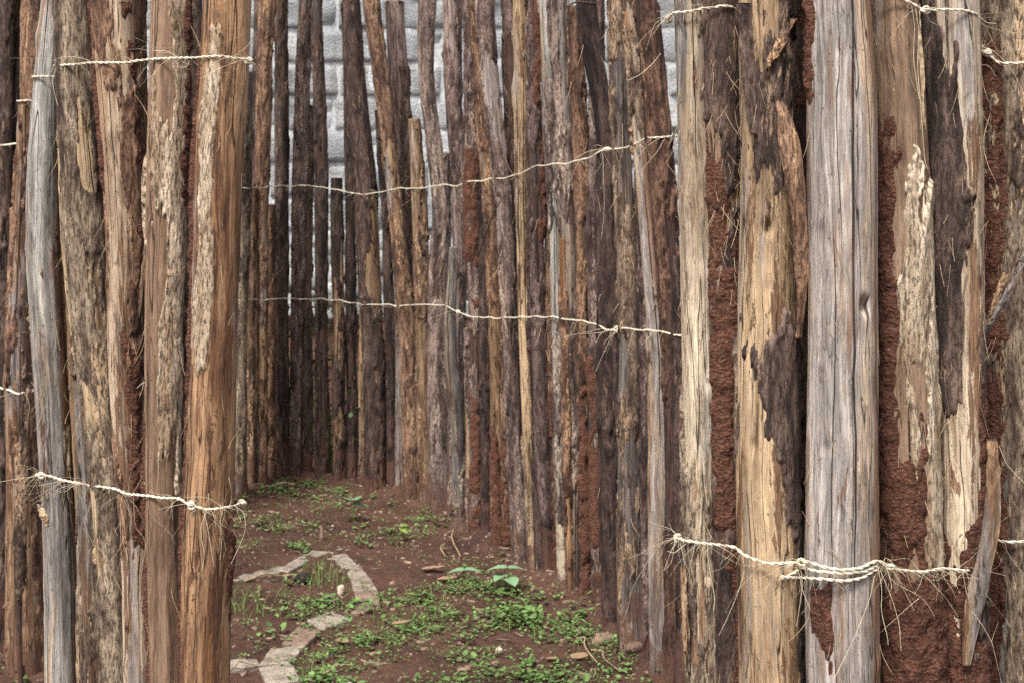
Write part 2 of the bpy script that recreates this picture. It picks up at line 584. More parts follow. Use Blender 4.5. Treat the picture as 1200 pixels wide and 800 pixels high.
WALLM = wall_mat()
MORTAR = plain("pale_mortar", (0.40, 0.41, 0.41), 0.35, 25)
wall = empty("stone_wall", (0, WY, 0))
tag(wall, "pale grey stone block wall rising behind the pole fence", "wall")
bw, bh = 0.43, 0.252
V, Fc, T = [], [], []
nb = 0
u = np.linspace(-0.5, 0.5, 9)
w = np.linspace(-0.5, 0.5, 7)
UU, WW = np.meshgrid(u, w)
UU = np.sign(UU) * .5 * np.abs(2 * UU) ** .55
WW = np.sign(WW) * .5 * np.abs(2 * WW) ** .55
edge = np.maximum(np.abs(UU), np.abs(WW)) > 0.49
fi = (np.arange(6)[:, None] * 9 + np.arange(8)[None]).ravel()
bf = np.stack([fi, fi + 1, fi + 10, fi + 9], -1)
for r in range(17):
    x0 = -10 + (r % 2) * bw / 2 + random.uniform(-.04, .04)
    while x0 < 10:
        ww = bw * random.choice([1, 1, 0.8, 1.15, 0.6])
        cx, cz = x0 + ww / 2, (r + 0.5) * bh
        X = cx + UU * (ww - 0.012) + 0.006 * fbm(np.stack([UU * 3 + nb, WW * 3, UU * 0], -1), 2) * 2
        Z = cz + WW * (bh - 0.012) + 0.008 * fbm(np.stack([UU * 3 + nb, WW * 3, UU * 0 + 7], -1), 2)
        Y = -0.030 + 0.05 * fbm(np.stack([UU * 2.2 + nb * 3.1, WW * 2.2, UU * 0 + 3], -1), 3) + random.uniform(-.012, .012)
        Y = np.where(edge, 0.004, Y)
        V.append(np.stack([X, Y, Z], -1).reshape(-1, 3))
        Fc.append(bf + nb * 63)
        T.append(np.full(63, random.random()))
        nb += 1
        x0 += ww
mesh_obj("block", np.concatenate(V), np.concatenate(Fc), WALLM, wall, attrs={"tone": np.concatenate(T)})
zt = 17 * bh
mesh_obj("mortar", [(-10, 0, 0), (10, 0, 0), (10, 0, zt), (-10, 0, zt), (-10, .3, 0), (10, .3, 0), (10, .3, zt), (-10, .3, zt)],
         [(0, 1, 2, 3), (5, 4, 7, 6), (1, 5, 6, 2), (4, 0, 3, 7), (3, 2, 6, 7)], MORTAR, wall, smooth=False)

bxs, bys = np.linspace(-9, 9, 260), np.linspace(8.05, 9.58, 40)
BXg, BYg = np.meshgrid(bxs, bys)
bz = 0.92 * sstep(8.1, 9.1, BYg + 0.25 * fbm(np.stack([BXg * 1.5, BYg * 0, BXg * 0], -1), 3)) + 0.06 * fbm(np.stack([BXg * 5, BYg * 5, BXg * 0], -1), 3) - 0.05
q = (np.arange(39)[:, None] * 260 + np.arange(259)[None]).ravel()
bank = mesh_obj("earth_bank", np.stack([BXg, BYg, bz], -1).reshape(-1, 3), np.stack([q, q + 1, q + 261, q + 260], -1), SOILM)
tag(bank, kind="structure")


# ------------------------------------------------------------------ poles
POLES = {}


def smooth1(a, k):
    if k < 1: return a
    ker = np.exp(-0.5 * (np.arange(-3 * k, 3 * k + 1) / k) ** 2)
    ker /= ker.sum()
    return np.convolve(np.pad(a, 3 * k, mode='edge'), ker, 'valid')


def make_pole(key, label, style, pts, d, group, bark=None, barkstyle='grey', mud=(), win=(), knots=(), front=False, ztop=None, rough=1.0, barkT=0.0028, cracks=()):
    """pts: (y, x, width) in photo pixels from the top down, at depth d.  bark: coverage -1..1 or None.
    win: bark windows (phi0, dphi, y0, y1, weight); mud: windows (phi0, dphi, y0, y1, weight)."""
    seed = float(sum(ord(c) * (i + 3) for i, c in enumerate(key)) % 977)
    rs = np.random.default_rng(int(seed) + 5)
    pts = sorted(pts)
    zs = np.array([H - (p[0] - 305) * d / F for p in pts])
    xs = np.array([(p[1] - 600) * d / F for p in pts])
    rd = np.array([p[2] / 2 * d / F for p in pts])
    if not front:
        rd = np.maximum(rd * .95 - (0.0028 if bark is not None and bark > -.2 else 0.0), rd * 0.6)
    if ztop is None:
        ztop = 2.35 + 0.5 * rs.random() if front else 3.1 + 0.5 * rs.random()
    else:
        ztop = zs[0]
    if ztop > zs[0] + 0.01:
        k = (xs[0] - xs[1]) / (zs[0] - zs[1]) if len(xs) > 1 else 0
        zs = np.concatenate([[ztop], zs])
        xs = np.concatenate([[xs[0] + k * 0.6 * (ztop - zs[1])], xs])
        rd = np.concatenate([[rd[0] * 0.97], rd])
    if zs[-1] > -0.06:
        zs = np.append(zs, -0.06)
        xs = np.append(xs, xs[-1])
        rd = np.append(rd, rd[-1] * 1.04)
    if front:
        nth, lo, hi = 120, 0.58, 1.80
        za = np.concatenate([np.linspace(-0.06, lo, 60, endpoint=False), np.linspace(lo, min(hi, ztop), 440, endpoint=False), np.linspace(min(hi, ztop), ztop, 50)]) if ztop > hi else \
            np.concatenate([np.linspace(-0.06, lo, 60, endpoint=False), np.linspace(lo, ztop, 440)])
    else:
        nth = 48
        za = np.linspace(-0.06, ztop, 300)
    o_ = np.argsort(zs)
    fine = np.linspace(-0.06, ztop, 400)
    sx = smooth1(np.interp(fine, zs[o_], xs[o_]), 8)
    sr = smooth1(np.interp(fine, zs[o_], rd[o_]), 12)
    cx = np.interp(za, fine, sx)
    R = np.interp(za, fine, sr)
    amp = 0.004 if front else 0.007
    z3 = np.stack([za * 1.9 + seed, np.full_like(za, seed * 1.7), np.zeros_like(za)], -1)
    cx = cx + amp * fbm(z3, 3)
    cy = d + amp * 1.6 * fbm(z3 + 31.7, 3)
    phi = np.linspace(-np.pi, np.pi, nth, endpoint=False)
    PH, ZZ = np.meshgrid(phi, za)
    RR = R[:, None]
    c, s = np.cos(PH), np.sin(PH)
    q = np.stack([s * RR, -c * RR, ZZ], -1)                      # cylinder coordinates in metres
    q[..., 2] += seed * 0.37
    q[..., 0] += seed * 0.11
    rr = RR * (1 + 0.075 * rough * fbm(np.stack([s * 1.1 + seed, c * 1.1, ZZ * 2.2], -1), 3))
    rr += 0.0016 * rough * fbm(np.stack([q[..., 0] * 55, q[..., 1] * 55, q[..., 2] * 2.5], -1), 3)
    if not front:
        rr += 0.004 * rough * fbm(np.stack([q[..., 0] * 26, q[..., 1] * 26, q[..., 2] * 3.5], -1), 3)
    rr += 0.0008 * rough * fbm(q * np.array([90, 90, 40]), 2)
    auto = []
    for _ in range(3 if front else 5):
        ksz = rs.uniform(.005, .010) * (1 if front else 1.8)
        auto.append((rs.uniform(20, 780) if front else rs.uniform(-20, 540), rs.uniform(-100, 100), ksz, ksz * rs.uniform(.25, .6)))
    for (ky, kphi, ksz, kh) in tuple(knots) + tuple(auto):
        kz = H - (ky - 305) * d / F
        dd = ((PH - math.radians(kphi)) * RR) ** 2 + ((ZZ - kz) * 0.6) ** 2
        rr += kh * np.exp(-dd / (2 * ksz ** 2))
    tint = float(np.clip((0.75 if front else (0.4 if style in ('umber', 'char') else .66)) + rs.uniform(-1, 1) * (.25 if front else .5), 0, 1))
    loc = np.array([cx[0], d, 0.0])
    Wc = np.stack([cx[:, None] + s * rr, cy[:, None] - c * rr, ZZ], -1) - loc
    nz = len(za)
    i = (np.arange(nz - 1)[:, None] * nth)
    j = np.arange(nth)[None]
    j1 = (j + 1) % nth
    faces = np.stack([i + j, i + j1, i + nth + j1, i + nth + j], -1).reshape(-1, 4)
    # sawn top: ring pulled in + disc of quads
    top = Wc[-1]
    cen = top.mean(0)
    rings = [cen + (top - cen) * k + np.array([0, 0, 0.004 * (1 - k)]) for k in (0.93, 0.5, 0.03)]
    V = np.concatenate([Wc.reshape(-1, 3)] + rings)
    qq = np.concatenate([q.reshape(-1, 3)] + [q[-1]] * 3)
    b0 = (nz - 1) * nth
    cf = []
    for k in range(3):
        a_, b_ = b0 + k * nth, b0 + (k + 1) * nth
        cf.append(np.stack([a_ + j[0], a_ + j1[0], b_ + j1[0], b_ + j[0]], -1))
    faces_all = np.concatenate([faces] + cf)
    cks = {}
    for kk in range(3):
        p0 = (cracks[kk][0] if kk < len(cracks) else rs.uniform(-80, 80))
        ya, yb, wmm = (cracks[kk][1:] if kk < len(cracks) else (lambda a: (a, a + rs.uniform(120, 420), rs.uniform(.6, 1.3) * (1 if front else 2.2)))(rs.uniform(-150, 620)))
        z1_, z0_ = H - (ya - 305) * d / F, H - (yb - 305) * d / F
        tt_ = np.clip((za - z0_) / (z1_ - z0_), 0, 1)
        w_ = wmm * .001 * np.clip(np.sin(np.pi * tt_), 0, 1) ** .5 + 1e-5
        wob = .22 * fbm(np.stack([za * 3 + kk * 9 + seed, za * 0, za * 0], -1), 4, .6)
        c_ = ((PH - math.radians(p0) - wob[:, None]) * RR) / w_[:, None]
        c_ = np.clip(c_, -60, 60).reshape(-1)
        cks["ck%d" % (kk + 1)] = np.concatenate([c_, np.full(len(V) - len(c_), 50.0)])
    ob = mesh_obj("fence_pole", V, faces_all, WOOD[style], None, loc, attrs={"pc": qq, "tint": np.full(len(V), tint), **cks})
    tag(ob, label, "fence pole", group)
    POLES[key] = dict(ob=ob, za=za, cx=cx, cy=cy, R=R, d=d, loc=loc)
    # surface normals
    tz = np.gradient(Wc, axis=0)
    tp = np.roll(Wc, -1, axis=1) - np.roll(Wc, 1, axis=1)
    N = np.cross(tp, tz)
    N /= np.linalg.norm(N, axis=-1, keepdims=True) + 1e-12

    def window(wins):
        f = np.full(PH.shape, -9.0)
        for (p0, dp, y0, y1, wgt) in wins:
            za0, za1 = H - (y1 - 305) * d / F, H - (y0 - 305) * d / F
            dphi = np.abs((PH - math.radians(p0) + np.pi) % (2 * np.pi) - np.pi) / math.radians(dp)
            m = np.minimum(1 - dphi, np.minimum((ZZ - za0) / 0.09, (za1 - ZZ) / 0.09) * 0.6)
            f = np.maximum(f, np.where(m > 0, np.minimum(m, 1) * wgt, np.maximum(m, -4) * .75))
        return f

    def shell(name, th, mat):
        keep = (th > -0.0016)
        kf = keep.ravel()[faces].any(1)
        fs = faces[kf]
        if not len(fs): return None
        lab = np.full(nz * nth, -1)
        used = np.unique(fs)
        lab[used] = used
        for _ in range(400):                                   # connected pieces by label spreading
            m_ = lab[fs].min(1)
            new = lab.copy()
            for k in range(4):
                np.minimum.at(new, fs[:, k], m_)
            new[used] = new[new[used]]
            if (new == lab).all(): break
            lab = new
        fl = lab[fs[:, 0]]
        ids, cnt = np.unique(fl, return_counts=True)
        ids, cnt = ids[np.argsort(-cnt)], np.sort(cnt)[::-1]
        big = [k for k, c_ in zip(ids, cnt) if c_ > 150][:7]
        groups = [(name, fs[fl == k]) for k in big]
        rest = fs[~np.isin(fl, big)]
        if len(rest) > 40: groups.append((name + "_flecks", rest))
        for nm, ff in groups:
            used = np.unique(ff)
            rm = np.full(nz * nth, -1)
            rm[used] = np.arange(len(used))
            P = (Wc + N * np.maximum(th, -0.003)[..., None]).reshape(-1, 3)[used]
            o = mesh_obj(nm, P, rm[ff], mat, ob, attrs={"pc": q.reshape(-1, 3)[used] + 3.3, "tint": np.full(len(used), tint)})
            if nm.endswith("flecks"): o["kind"] = "stuff"

    if bark is not None or win:
        ks = 1.0 if front else 0.62
        fld = fbm(np.stack([q[..., 0] * 22 * ks, q[..., 1] * 22 * ks, q[..., 2] * 4.2 * ks], -1) + 5.1, 5, 0.55) * 1.3
        fld += 0.45 * fbm(np.stack([q[..., 0] * 75, q[..., 1] * 75, q[..., 2] * 13], -1), 4, .65)
        base = fld + (bark if bark is not None else -2)
        if win:
            base = np.maximum(base, fld * 0.8 + window(win))
        T = barkT if front else barkT * 2.0
        th = T * np.clip(base / 0.07, -1.2, 1)
        th = th + 0.0016 * (1 if front else 1.6) * np.clip(base * 6, 0, 1) * fbm(np.stack([q[..., 0] * 70, q[..., 1] * 70, q[..., 2] * 16], -1), 4)
        lift = np.clip(fbm(np.stack([q[..., 0] * 18, q[..., 1] * 18, q[..., 2] * 9], -1) + 9, 3) * 2.2, 0, 1)
        th = th + (0.0045 if front else 0.006) * lift * sstep(0.02, 0.07, base) * (1 - sstep(0.10, 0.30, base))
        shell("bark", th, BARK[barkstyle])
    if mud:
        fld = fbm(q * np.array([30, 30, 14]), 4, 0.6)
        base = fld * (0.75 if front else 1.25) + window(mud) * (1 if front else .8)
        T = 0.006 if front else 0.012
        th = T * np.clip(base / 0.5, -0.5, 1)
        th = th + (0.0065 if front else 0.009) * np.clip(base * 5, 0, 1) * fbm(q * np.array([70, 70, 60]), 4, 0.7)
        shell("mud_crust", th, MUD)
    return ob


def frayed(key, n, phis, y0, y1, L=(0.015, 0.06), rad=0.00045, mat=None, seed=0, name="frayed_bark"):
    """torn bark threads standing off a pole"""
    P = POLES[key]
    rs = np.random.default_rng(seed + 99)
    mb = MB()
    d = P['d']
    for _ in range(n):
        z = H - (rs.uniform(y0, y1) - 305) * d / F
        ph = math.radians(rs.uniform(*phis))
        cx, cy, R = (np.interp(z, P['za'], P[k]) for k in ('cx', 'cy', 'R'))
        r0 = R + 0.001
        p0 = np.array([cx + math.sin(ph) * r0, cy - math.cos(ph) * r0, z]) - P['loc']
        out = np.array([math.sin(ph), -math.cos(ph), 0])
        side = np.array([math.cos(ph), math.sin(ph), 0])
        l = rs.uniform(*L)
        t = np.linspace(0, 1, 6)[:, None]
        up = rs.choice([1, -1, -1])
        pp = p0 + t * l * np.array([0, 0, up]) + (t ** 1.6) * l * (out * rs.uniform(0.05, 0.5) + side * rs.normal(0, 0.3))
        v, f = tube(pp, rad * rs.uniform(0.7, 1.8) * np.linspace(1, 0.4, 6), 4)
        mb.add(v, f)
    o = mb.build(name, mat or SPLINT, P['ob'])
    o["kind"] = "stuff"


def bark_strip(key, pl, d, mat, thick=0.003, name="bark_strip", curl=0.35, label=None):
    """pl: (x, y, width px, depth offset) -> a peeled strip with thickness, hanging on pole key"""
    P = POLES[key]
    pl = np.array(pl, float)
    t = np.linspace(0, 1, len(pl))
    tt = np.linspace(0, 1, 60)
    I = np.stack([smooth1(np.interp(tt, t, pl[:, k]), 3) for k in range(4)], -1)
    nw = 9
    w = np.linspace(-1, 1, nw)
    rows, pc = [], []
    for r, (x, y, wd, off) in enumerate(I):
        dd = d + off
        c = px(x, y, dd)
        hw = wd / 2 * dd / F * (1 + 0.3 * vnoise(np.array([r * 0.13, pl[0, 0] * .37, 1.0])) + 0.08 * vnoise(np.array([r * 0.7, 3.3, 1.0])))
        row = np.stack([c[0] + w * hw, c[1] + curl * hw * w ** 2 + 0.0015 * vnoise(np.stack([w * 3, np.full(nw, r * .4), np.full(nw, 2.)], -1)), np.full(nw, c[2])], -1)
        rows.append(row)
        pc.append(row * 1.0)
    A = np.array(rows)
    B = A + np.array([0, thick, 0])
    n = len(I)
    V = np.concatenate([A.reshape(-1, 3), B.reshape(-1, 3)]) - P['loc']
    q = (np.arange(n - 1)[:, None] * nw + np.arange(nw - 1)[None]).ravel()
    f1 = np.stack([q, q + 1, q + nw + 1, q + nw], -1)
    o = n * nw
    f2 = np.stack([q + o, q + o + nw, q + o + nw + 1, q + o + 1], -1)
    e = []
    for k in (0, nw - 1):
        a = np.arange(n - 1) * nw + k
        e.append(np.stack([a, a + nw, a + nw + o, a + o], -1))
    for k in (0, (n - 1) * nw):
        a = np.arange(nw - 1) + k
        e.append(np.stack([a, a + 1, a + 1 + o, a + o], -1))
    ob = mesh_obj(name, V, np.concatenate([f1, f2] + e), mat, P['ob'], attrs={"pc": np.concatenate(pc + pc) + 1.7, "tint": np.full(len(V), .7), "ck1": np.full(len(V), 50.), "ck2": np.full(len(V), 50.), "ck3": np.full(len(V), 50.)})
    if label: ob["label"] = label
    return ob


GL = "poles of the left front fence"
GR = "poles of the right front fence"
GI = "poles of the inner curved fence"
GO = "poles of the outer fence far left"

# --- far left, further back
make_pole("FL1", "dark purple-brown pole cut by the left edge of the photo", 'char', [(0, 3, 24), (800, 2, 24)], 4.3, GO, bark=0.1, barkstyle='dark')
make_pole("FL2", "thin grey-brown pole beside the darkest pole at the far left", 'ash', [(0, 19, 13), (120, 20, 13), (250, 16, 14), (800, 14, 14)], 4.35, GO, bark=-0.1)
make_pole("FL3", "cut-off tan pole at far left, its flat top tied with twine, thicker below", 'tan', [(118, 29, 16), (200, 27, 18), (400, 20, 28), (600, 25, 38), (700, 29, 44), (800, 29, 46)], 4.05, GO, bark=-0.3, barkstyle='red', ztop=1)
make_pole("FL4", "dark brown pole behind the top of the bent grey pole", 'brown', [(0, 38, 27), (250, 40, 27), (800, 42, 27)], 4.3, GO, bark=0.05, barkstyle='red')
make_pole("FL6", "short dark slab standing against the cut-off tan pole at far left", 'umber', [(390, 27, 10), (560, 24, 13), (660, 22, 15), (700, 22, 10), (800, 24, 8)], 3.8, GO, bark=0.1, ztop=1)

# --- left front fence
make_pole("A", "bent silver-grey pole, leftmost of the left front fence", 'grey',
          [(-40, 62, 16), (0, 58, 20), (100, 52, 26), (200, 48, 36), (300, 49, 38), (400, 56, 37), (500, 62, 36), (600, 68, 36), (800, 72, 36)], 2.5, GL, bark=-0.75, front=True)
make_pole("B", "broad grey-brown pole in flaking bark beside the bent grey pole", 'straw',
          [(0, 86, 44), (100, 91, 47), (200, 97, 48), (300, 103, 47), (400, 109, 42), (600, 129, 38), (800, 139, 34)], 2.42, GL, bark=0.22, front=True, knots=[(330, 25, .012, .004)])
make_pole("B2", "slim brown pole low down right of the bent grey pole", 'brown', [(0, 74, 12), (330, 73, 16), (450, 78, 22), (560, 84, 26), (800, 84, 28)], 2.53, GL, bark=0.0, barkstyle='red', front=True)
make_pole("B3", "slim olive-tan pole low between two brown poles at left", 'tan', [(0, 84, 20), (300, 88, 22), (450, 95, 26), (600, 103, 28), (800, 108, 32)], 2.5, GL, bark=-0.25, front=True)
make_pole("C", "pale peeled pole with orange specks, third of the left fence tops", 'cream',
          [(0, 131, 46), (150, 141, 46), (300, 149, 42), (400, 146, 40), (600, 158, 33), (800, 163, 32)], 2.38, GL, bark=-0.42, barkstyle='red', front=True,
          mud=[(40, 30, 380, 640, 0.55), (-80, 20, 20, 260, .6), (70, 18, 60, 380, .45)], win=[(-30, 70, -60, 95, 0.35), (65, 40, 60, 420, .35)], knots=[(160, -10, .008, .006)])
make_pole("C2", "reddish dark pole seen behind the gap left of the patched pole", 'brown', [(0, 161, 16), (200, 164, 14), (400, 168, 14), (800, 170, 14)], 2.55, GL, bark=0.2, barkstyle='red', front=True)
make_pole("D", "smooth brown pole with a pale flaked patch below the upper twine", 'hide',
          [(0, 199, 40), (100, 198, 44), (200, 195, 46), (400, 192, 42), (600, 192, 41), (800, 195, 38)], 2.33, GL, bark=-0.75, barkstyle='pale', front=True,
          win=[(12, 30, 150, 245, 0.8), (55, 28, -60, 340, 0.4), (45, 30, 385, 480, .6)], mud=[(-85, 16, 500, 900, .4), (85, 20, -50, 300, .4)], knots=[(325, 30, .010, .005), (460, 20, .012, .004)])
make_pole("D2", "dark pole in the gap left of the orange-brown end pole", 'umber', [(0, 226, 16), (300, 224, 16), (800, 214, 18)], 2.5, GL, bark=0.2, barkstyle='dark', front=True)
make_pole("E", "orange-brown end pole of the left fence beside the opening", 'rust',
          [(0, 267, 55), (100, 262, 55), (200, 256, 56), (400, 250, 52), (600, 243, 56), (800, 240, 56)], 2.27, GL, bark=-0.85, barkstyle='pale', front=True,
          win=[(-20, 17, 90, 430, 0.12)], mud=[(-88, 18, 60, 900, .5), (85, 16, 600, 720, .5)])

# --- right front fence
make_pole("R1", "pale tan pole at the right edge of the opening", 'cream',
          [(0, 809, 36), (200, 814, 37), (400, 817, 36), (600, 820, 36), (800, 824, 36)], 1.98, GR, bark=-0.42, front=True, knots=[(583, 10, .007, .009)])
make_pole("R2", "shaggy dark-barked pole with a long red mud streak", 'brown',
          [(0, 844, 42), (200, 848, 40), (400, 848, 38), (640, 850, 34), (800, 853, 30)], 1.975, GR, bark=0.3, barkstyle='dark', front=True,
          mud=[(10, 75, 300, 650, 1.1), (-40, 40, 180, 400, 0.35), (40, 30, 600, 900, 0.5)])
make_pole("R3", "yellowish peeled pole with torn dark bark at its top", 'straw',
          [(0, 897, 62), (200, 901, 60), (400, 900, 70), (600, 901, 76), (800, 903, 76)], 1.93, GR, bark=-0.55, barkstyle='dark', front=True,
          win=[(60, 35, -80, 110, 0.35), (-8, 24, 60, 205, 0.35), (58, 42, 430, 560, 0.85), (40, 20, 520, 600, .3), (75, 30, 560, 900, .3)], knots=[(268, -12, .0045, -.022), (340, -10, .006, -.003), (520, -35, .006, -.005)])
make_pole("R3b", "added dark pole shading the gap behind the peeled purple bark slab", 'char', [(0, 937, 30), (800, 939, 26)], 2.12, GR, bark=0.3, barkstyle='dark', front=True, mud=[(20, 60, -40, 110, .7)])  # added pole: keeps the bright wall out of the shaded gap
make_pole("R4", "broad silver-grey cracked pole bound by three turns of twine", 'grey',
          [(0, 980, 70), (100, 984, 82), (200, 986, 82), (400, 989, 79), (600, 987, 83), (800, 987, 83)], 1.86, GR, bark=-0.95, front=True, rough=0.7, barkT=.0015,
          mud=[(-50, 16, 690, 735, .35), (-75, 16, -50, 70, .7)], knots=[(357, 25, .0045, -.024), (520, -40, .004, -.004)], cracks=[(4, -120, 700, 1.9), (-28, 250, 700, .9), (35, -60, 330, .8)])
make_pole("R5", "brown pole smeared with red mud right of the broad grey pole", 'hide',
          [(0, 1046, 54), (200, 1056, 59), (400, 1060, 62), (600, 1066, 68), (800, 1070, 72)], 1.92, GR, bark=-0.8, barkstyle='pale', front=True,
          win=[(30, 34, 250, 640, -.02)],
          mud=[(-75, 45, 200, 640, .9), (-30, 40, 540, 660, .55), (-40, 60, 665, 900, .6), (40, 55, 675, 900, .5)], knots=[(60, -30, .012, .004), (170, -20, .012, .003)])
make_pole("R5b", "added dark pole shading the gap right of the mud-smeared pole", 'umber', [(0, 1083, 22), (800, 1100, 26)], 2.08, GR, bark=0.1, barkstyle='dark', front=True)  # also added, its dark wood stands in for shade between the poles
make_pole("R6", "two-toned pole, black bark on its left and bare wood right", 'cream',
          [(0, 1114, 62), (200, 1119, 62), (400, 1124, 56), (600, 1128, 50), (800, 1132, 56)], 1.94, GR, bark=-0.5, barkstyle='dark', front=True, barkT=.003,
          win=[(-48, 40, 30, 480, 0.8), (60, 30, 380, 560, .4)], mud=[(-50, 60, 640, 900, .6), (30, 30, 700, 900, .25), (50, 22, 440, 650, .45)])
make_pole("R6b", "narrow pole caked in red mud near the right edge", 'brown', [(0, 1160, 26), (400, 1162, 24), (800, 1164, 30)], 2.06, GR, bark=0.0, front=True,
          mud=[(0, 150, 60, 420, 1.2), (-20, 50, 420, 900, .7)])
make_pole("R7", "dark grey-brown pole cut by the right edge of the photo", 'ash', [(0, 1192, 46), (400, 1195, 52), (800, 1192, 54)], 2.05, GR, bark=0.1, barkstyle='grey', front=True, mud=[(-80, 25, 100, 700, .4)])

# loose strips on the front poles
PURP = BARK['red']
bark_strip("R3", [(913, 114, 12, -.06), (921, 140, 22, -.075), (930, 190, 22, -.08), (938, 260, 20, -.08), (941, 320, 14, -.07), (940, 360, 10, -.06), (936, 402, 5, -.05)], 1.93, BARK['red'], .006, label="long purple-brown bark slab peeling away")
bark_strip("R3", [(872, 0, 14, -.038), (876, 60, 16, -.042), (880, 120, 12, -.045), (884, 160, 7, -.045)], 1.93, BARK['dark'], .003)
bark_strip("R3", [(930, 20, 8, -.03), (918, 45, 12, -.05), (905, 68, 9, -.055), (898, 82, 5, -.055)], 1.93, BARK['red'], .003)
bark_strip("R5", [(1073, 0, 10, -.02), (1075, 60, 12, -.03), (1080, 120, 9, -.03), (1084, 200, 4, -.02)], 1.92, SPLINT, .002, label="thin whitish peeled strip")
bark_strip("R6", [(1163, 510, 7, -.03), (1166, 560, 20, -.05), (1164, 620, 22, -.055), (1150, 680, 20, -.055), (1138, 740, 17, -.05), (1133, 785, 8, -.05)], 1.94, WOOD['tan'], .005, label="long pale torn strip hanging low")
bark_strip("R6b", [(1208, 285, 5, -.04), (1186, 335, 9, -.06), (1166, 372, 9, -.05), (1150, 402, 4, -.03)], 1.98, WOOD['ash'], .004)
bark_strip("R6b", [(1180, 318, 5, -.06), (1172, 340, 7, -.06), (1162, 368, 6, -.05), (1156, 396, 3, -.03)], 1.98, WOOD['tan'], .003)
bark_strip("C", [(171, 235, 4, -.03), (172, 290, 5, -.02), (166, 330, 6, -.02), (158, 385, 5, -.02), (152, 398, 3, -.02)], 2.38, WOOD['brown'], .003)
bark_strip("B", [(70, 95, 7, 0.01), (72, 200, 9, -.01), (78, 320, 11, -.015), (88, 400, 8, -.01)], 2.42, WOOD['straw'], .004, label="pale bare edge strip")
bark_strip("B2", [(46, 590, 6, -.03), (50, 604, 9, -.04), (55, 618, 4, -.03)], 2.45, WOOD['straw'], .003)
bark_strip("R1", [(800, 660, 6, -.02), (803, 720, 8, -.03), (806, 790, 6, -.02)], 1.98, WOOD['tan'], .003)
bark_strip("R2", [(858, 30, 10, -.045), (846, 60, 9, -.05), (836, 74, 4, -.05)], 2.02, BARK['dark'], .003)
for k, n, ph, y0, y1 in [("R2", 90, (-40, 70), 20, 340), ("R3", 40, (-80, 80), 60, 300), ("R1", 40, (-80, 20), 100, 700), ("R5", 40, (-80, 80), 20, 700), ("R6", 60, (-70, 80), 30, 780),
                         ("R6b", 40, (-60, 60), 250, 420), ("A", 30, (-40, 80), 350, 620), ("B", 50, (-80, 60), 60, 700), ("B2", 30, (-60, 60), 450, 700), ("C", 35, (-80, 80), 50, 700),
                         ("D", 40, (-80, 80), 40, 760), ("E", 30, (-80, 80), 30, 700), ("R4", 24, (-80, 80), 100, 760)]:
    frayed(k, n, ph, y0, y1, seed=n + int(y0))

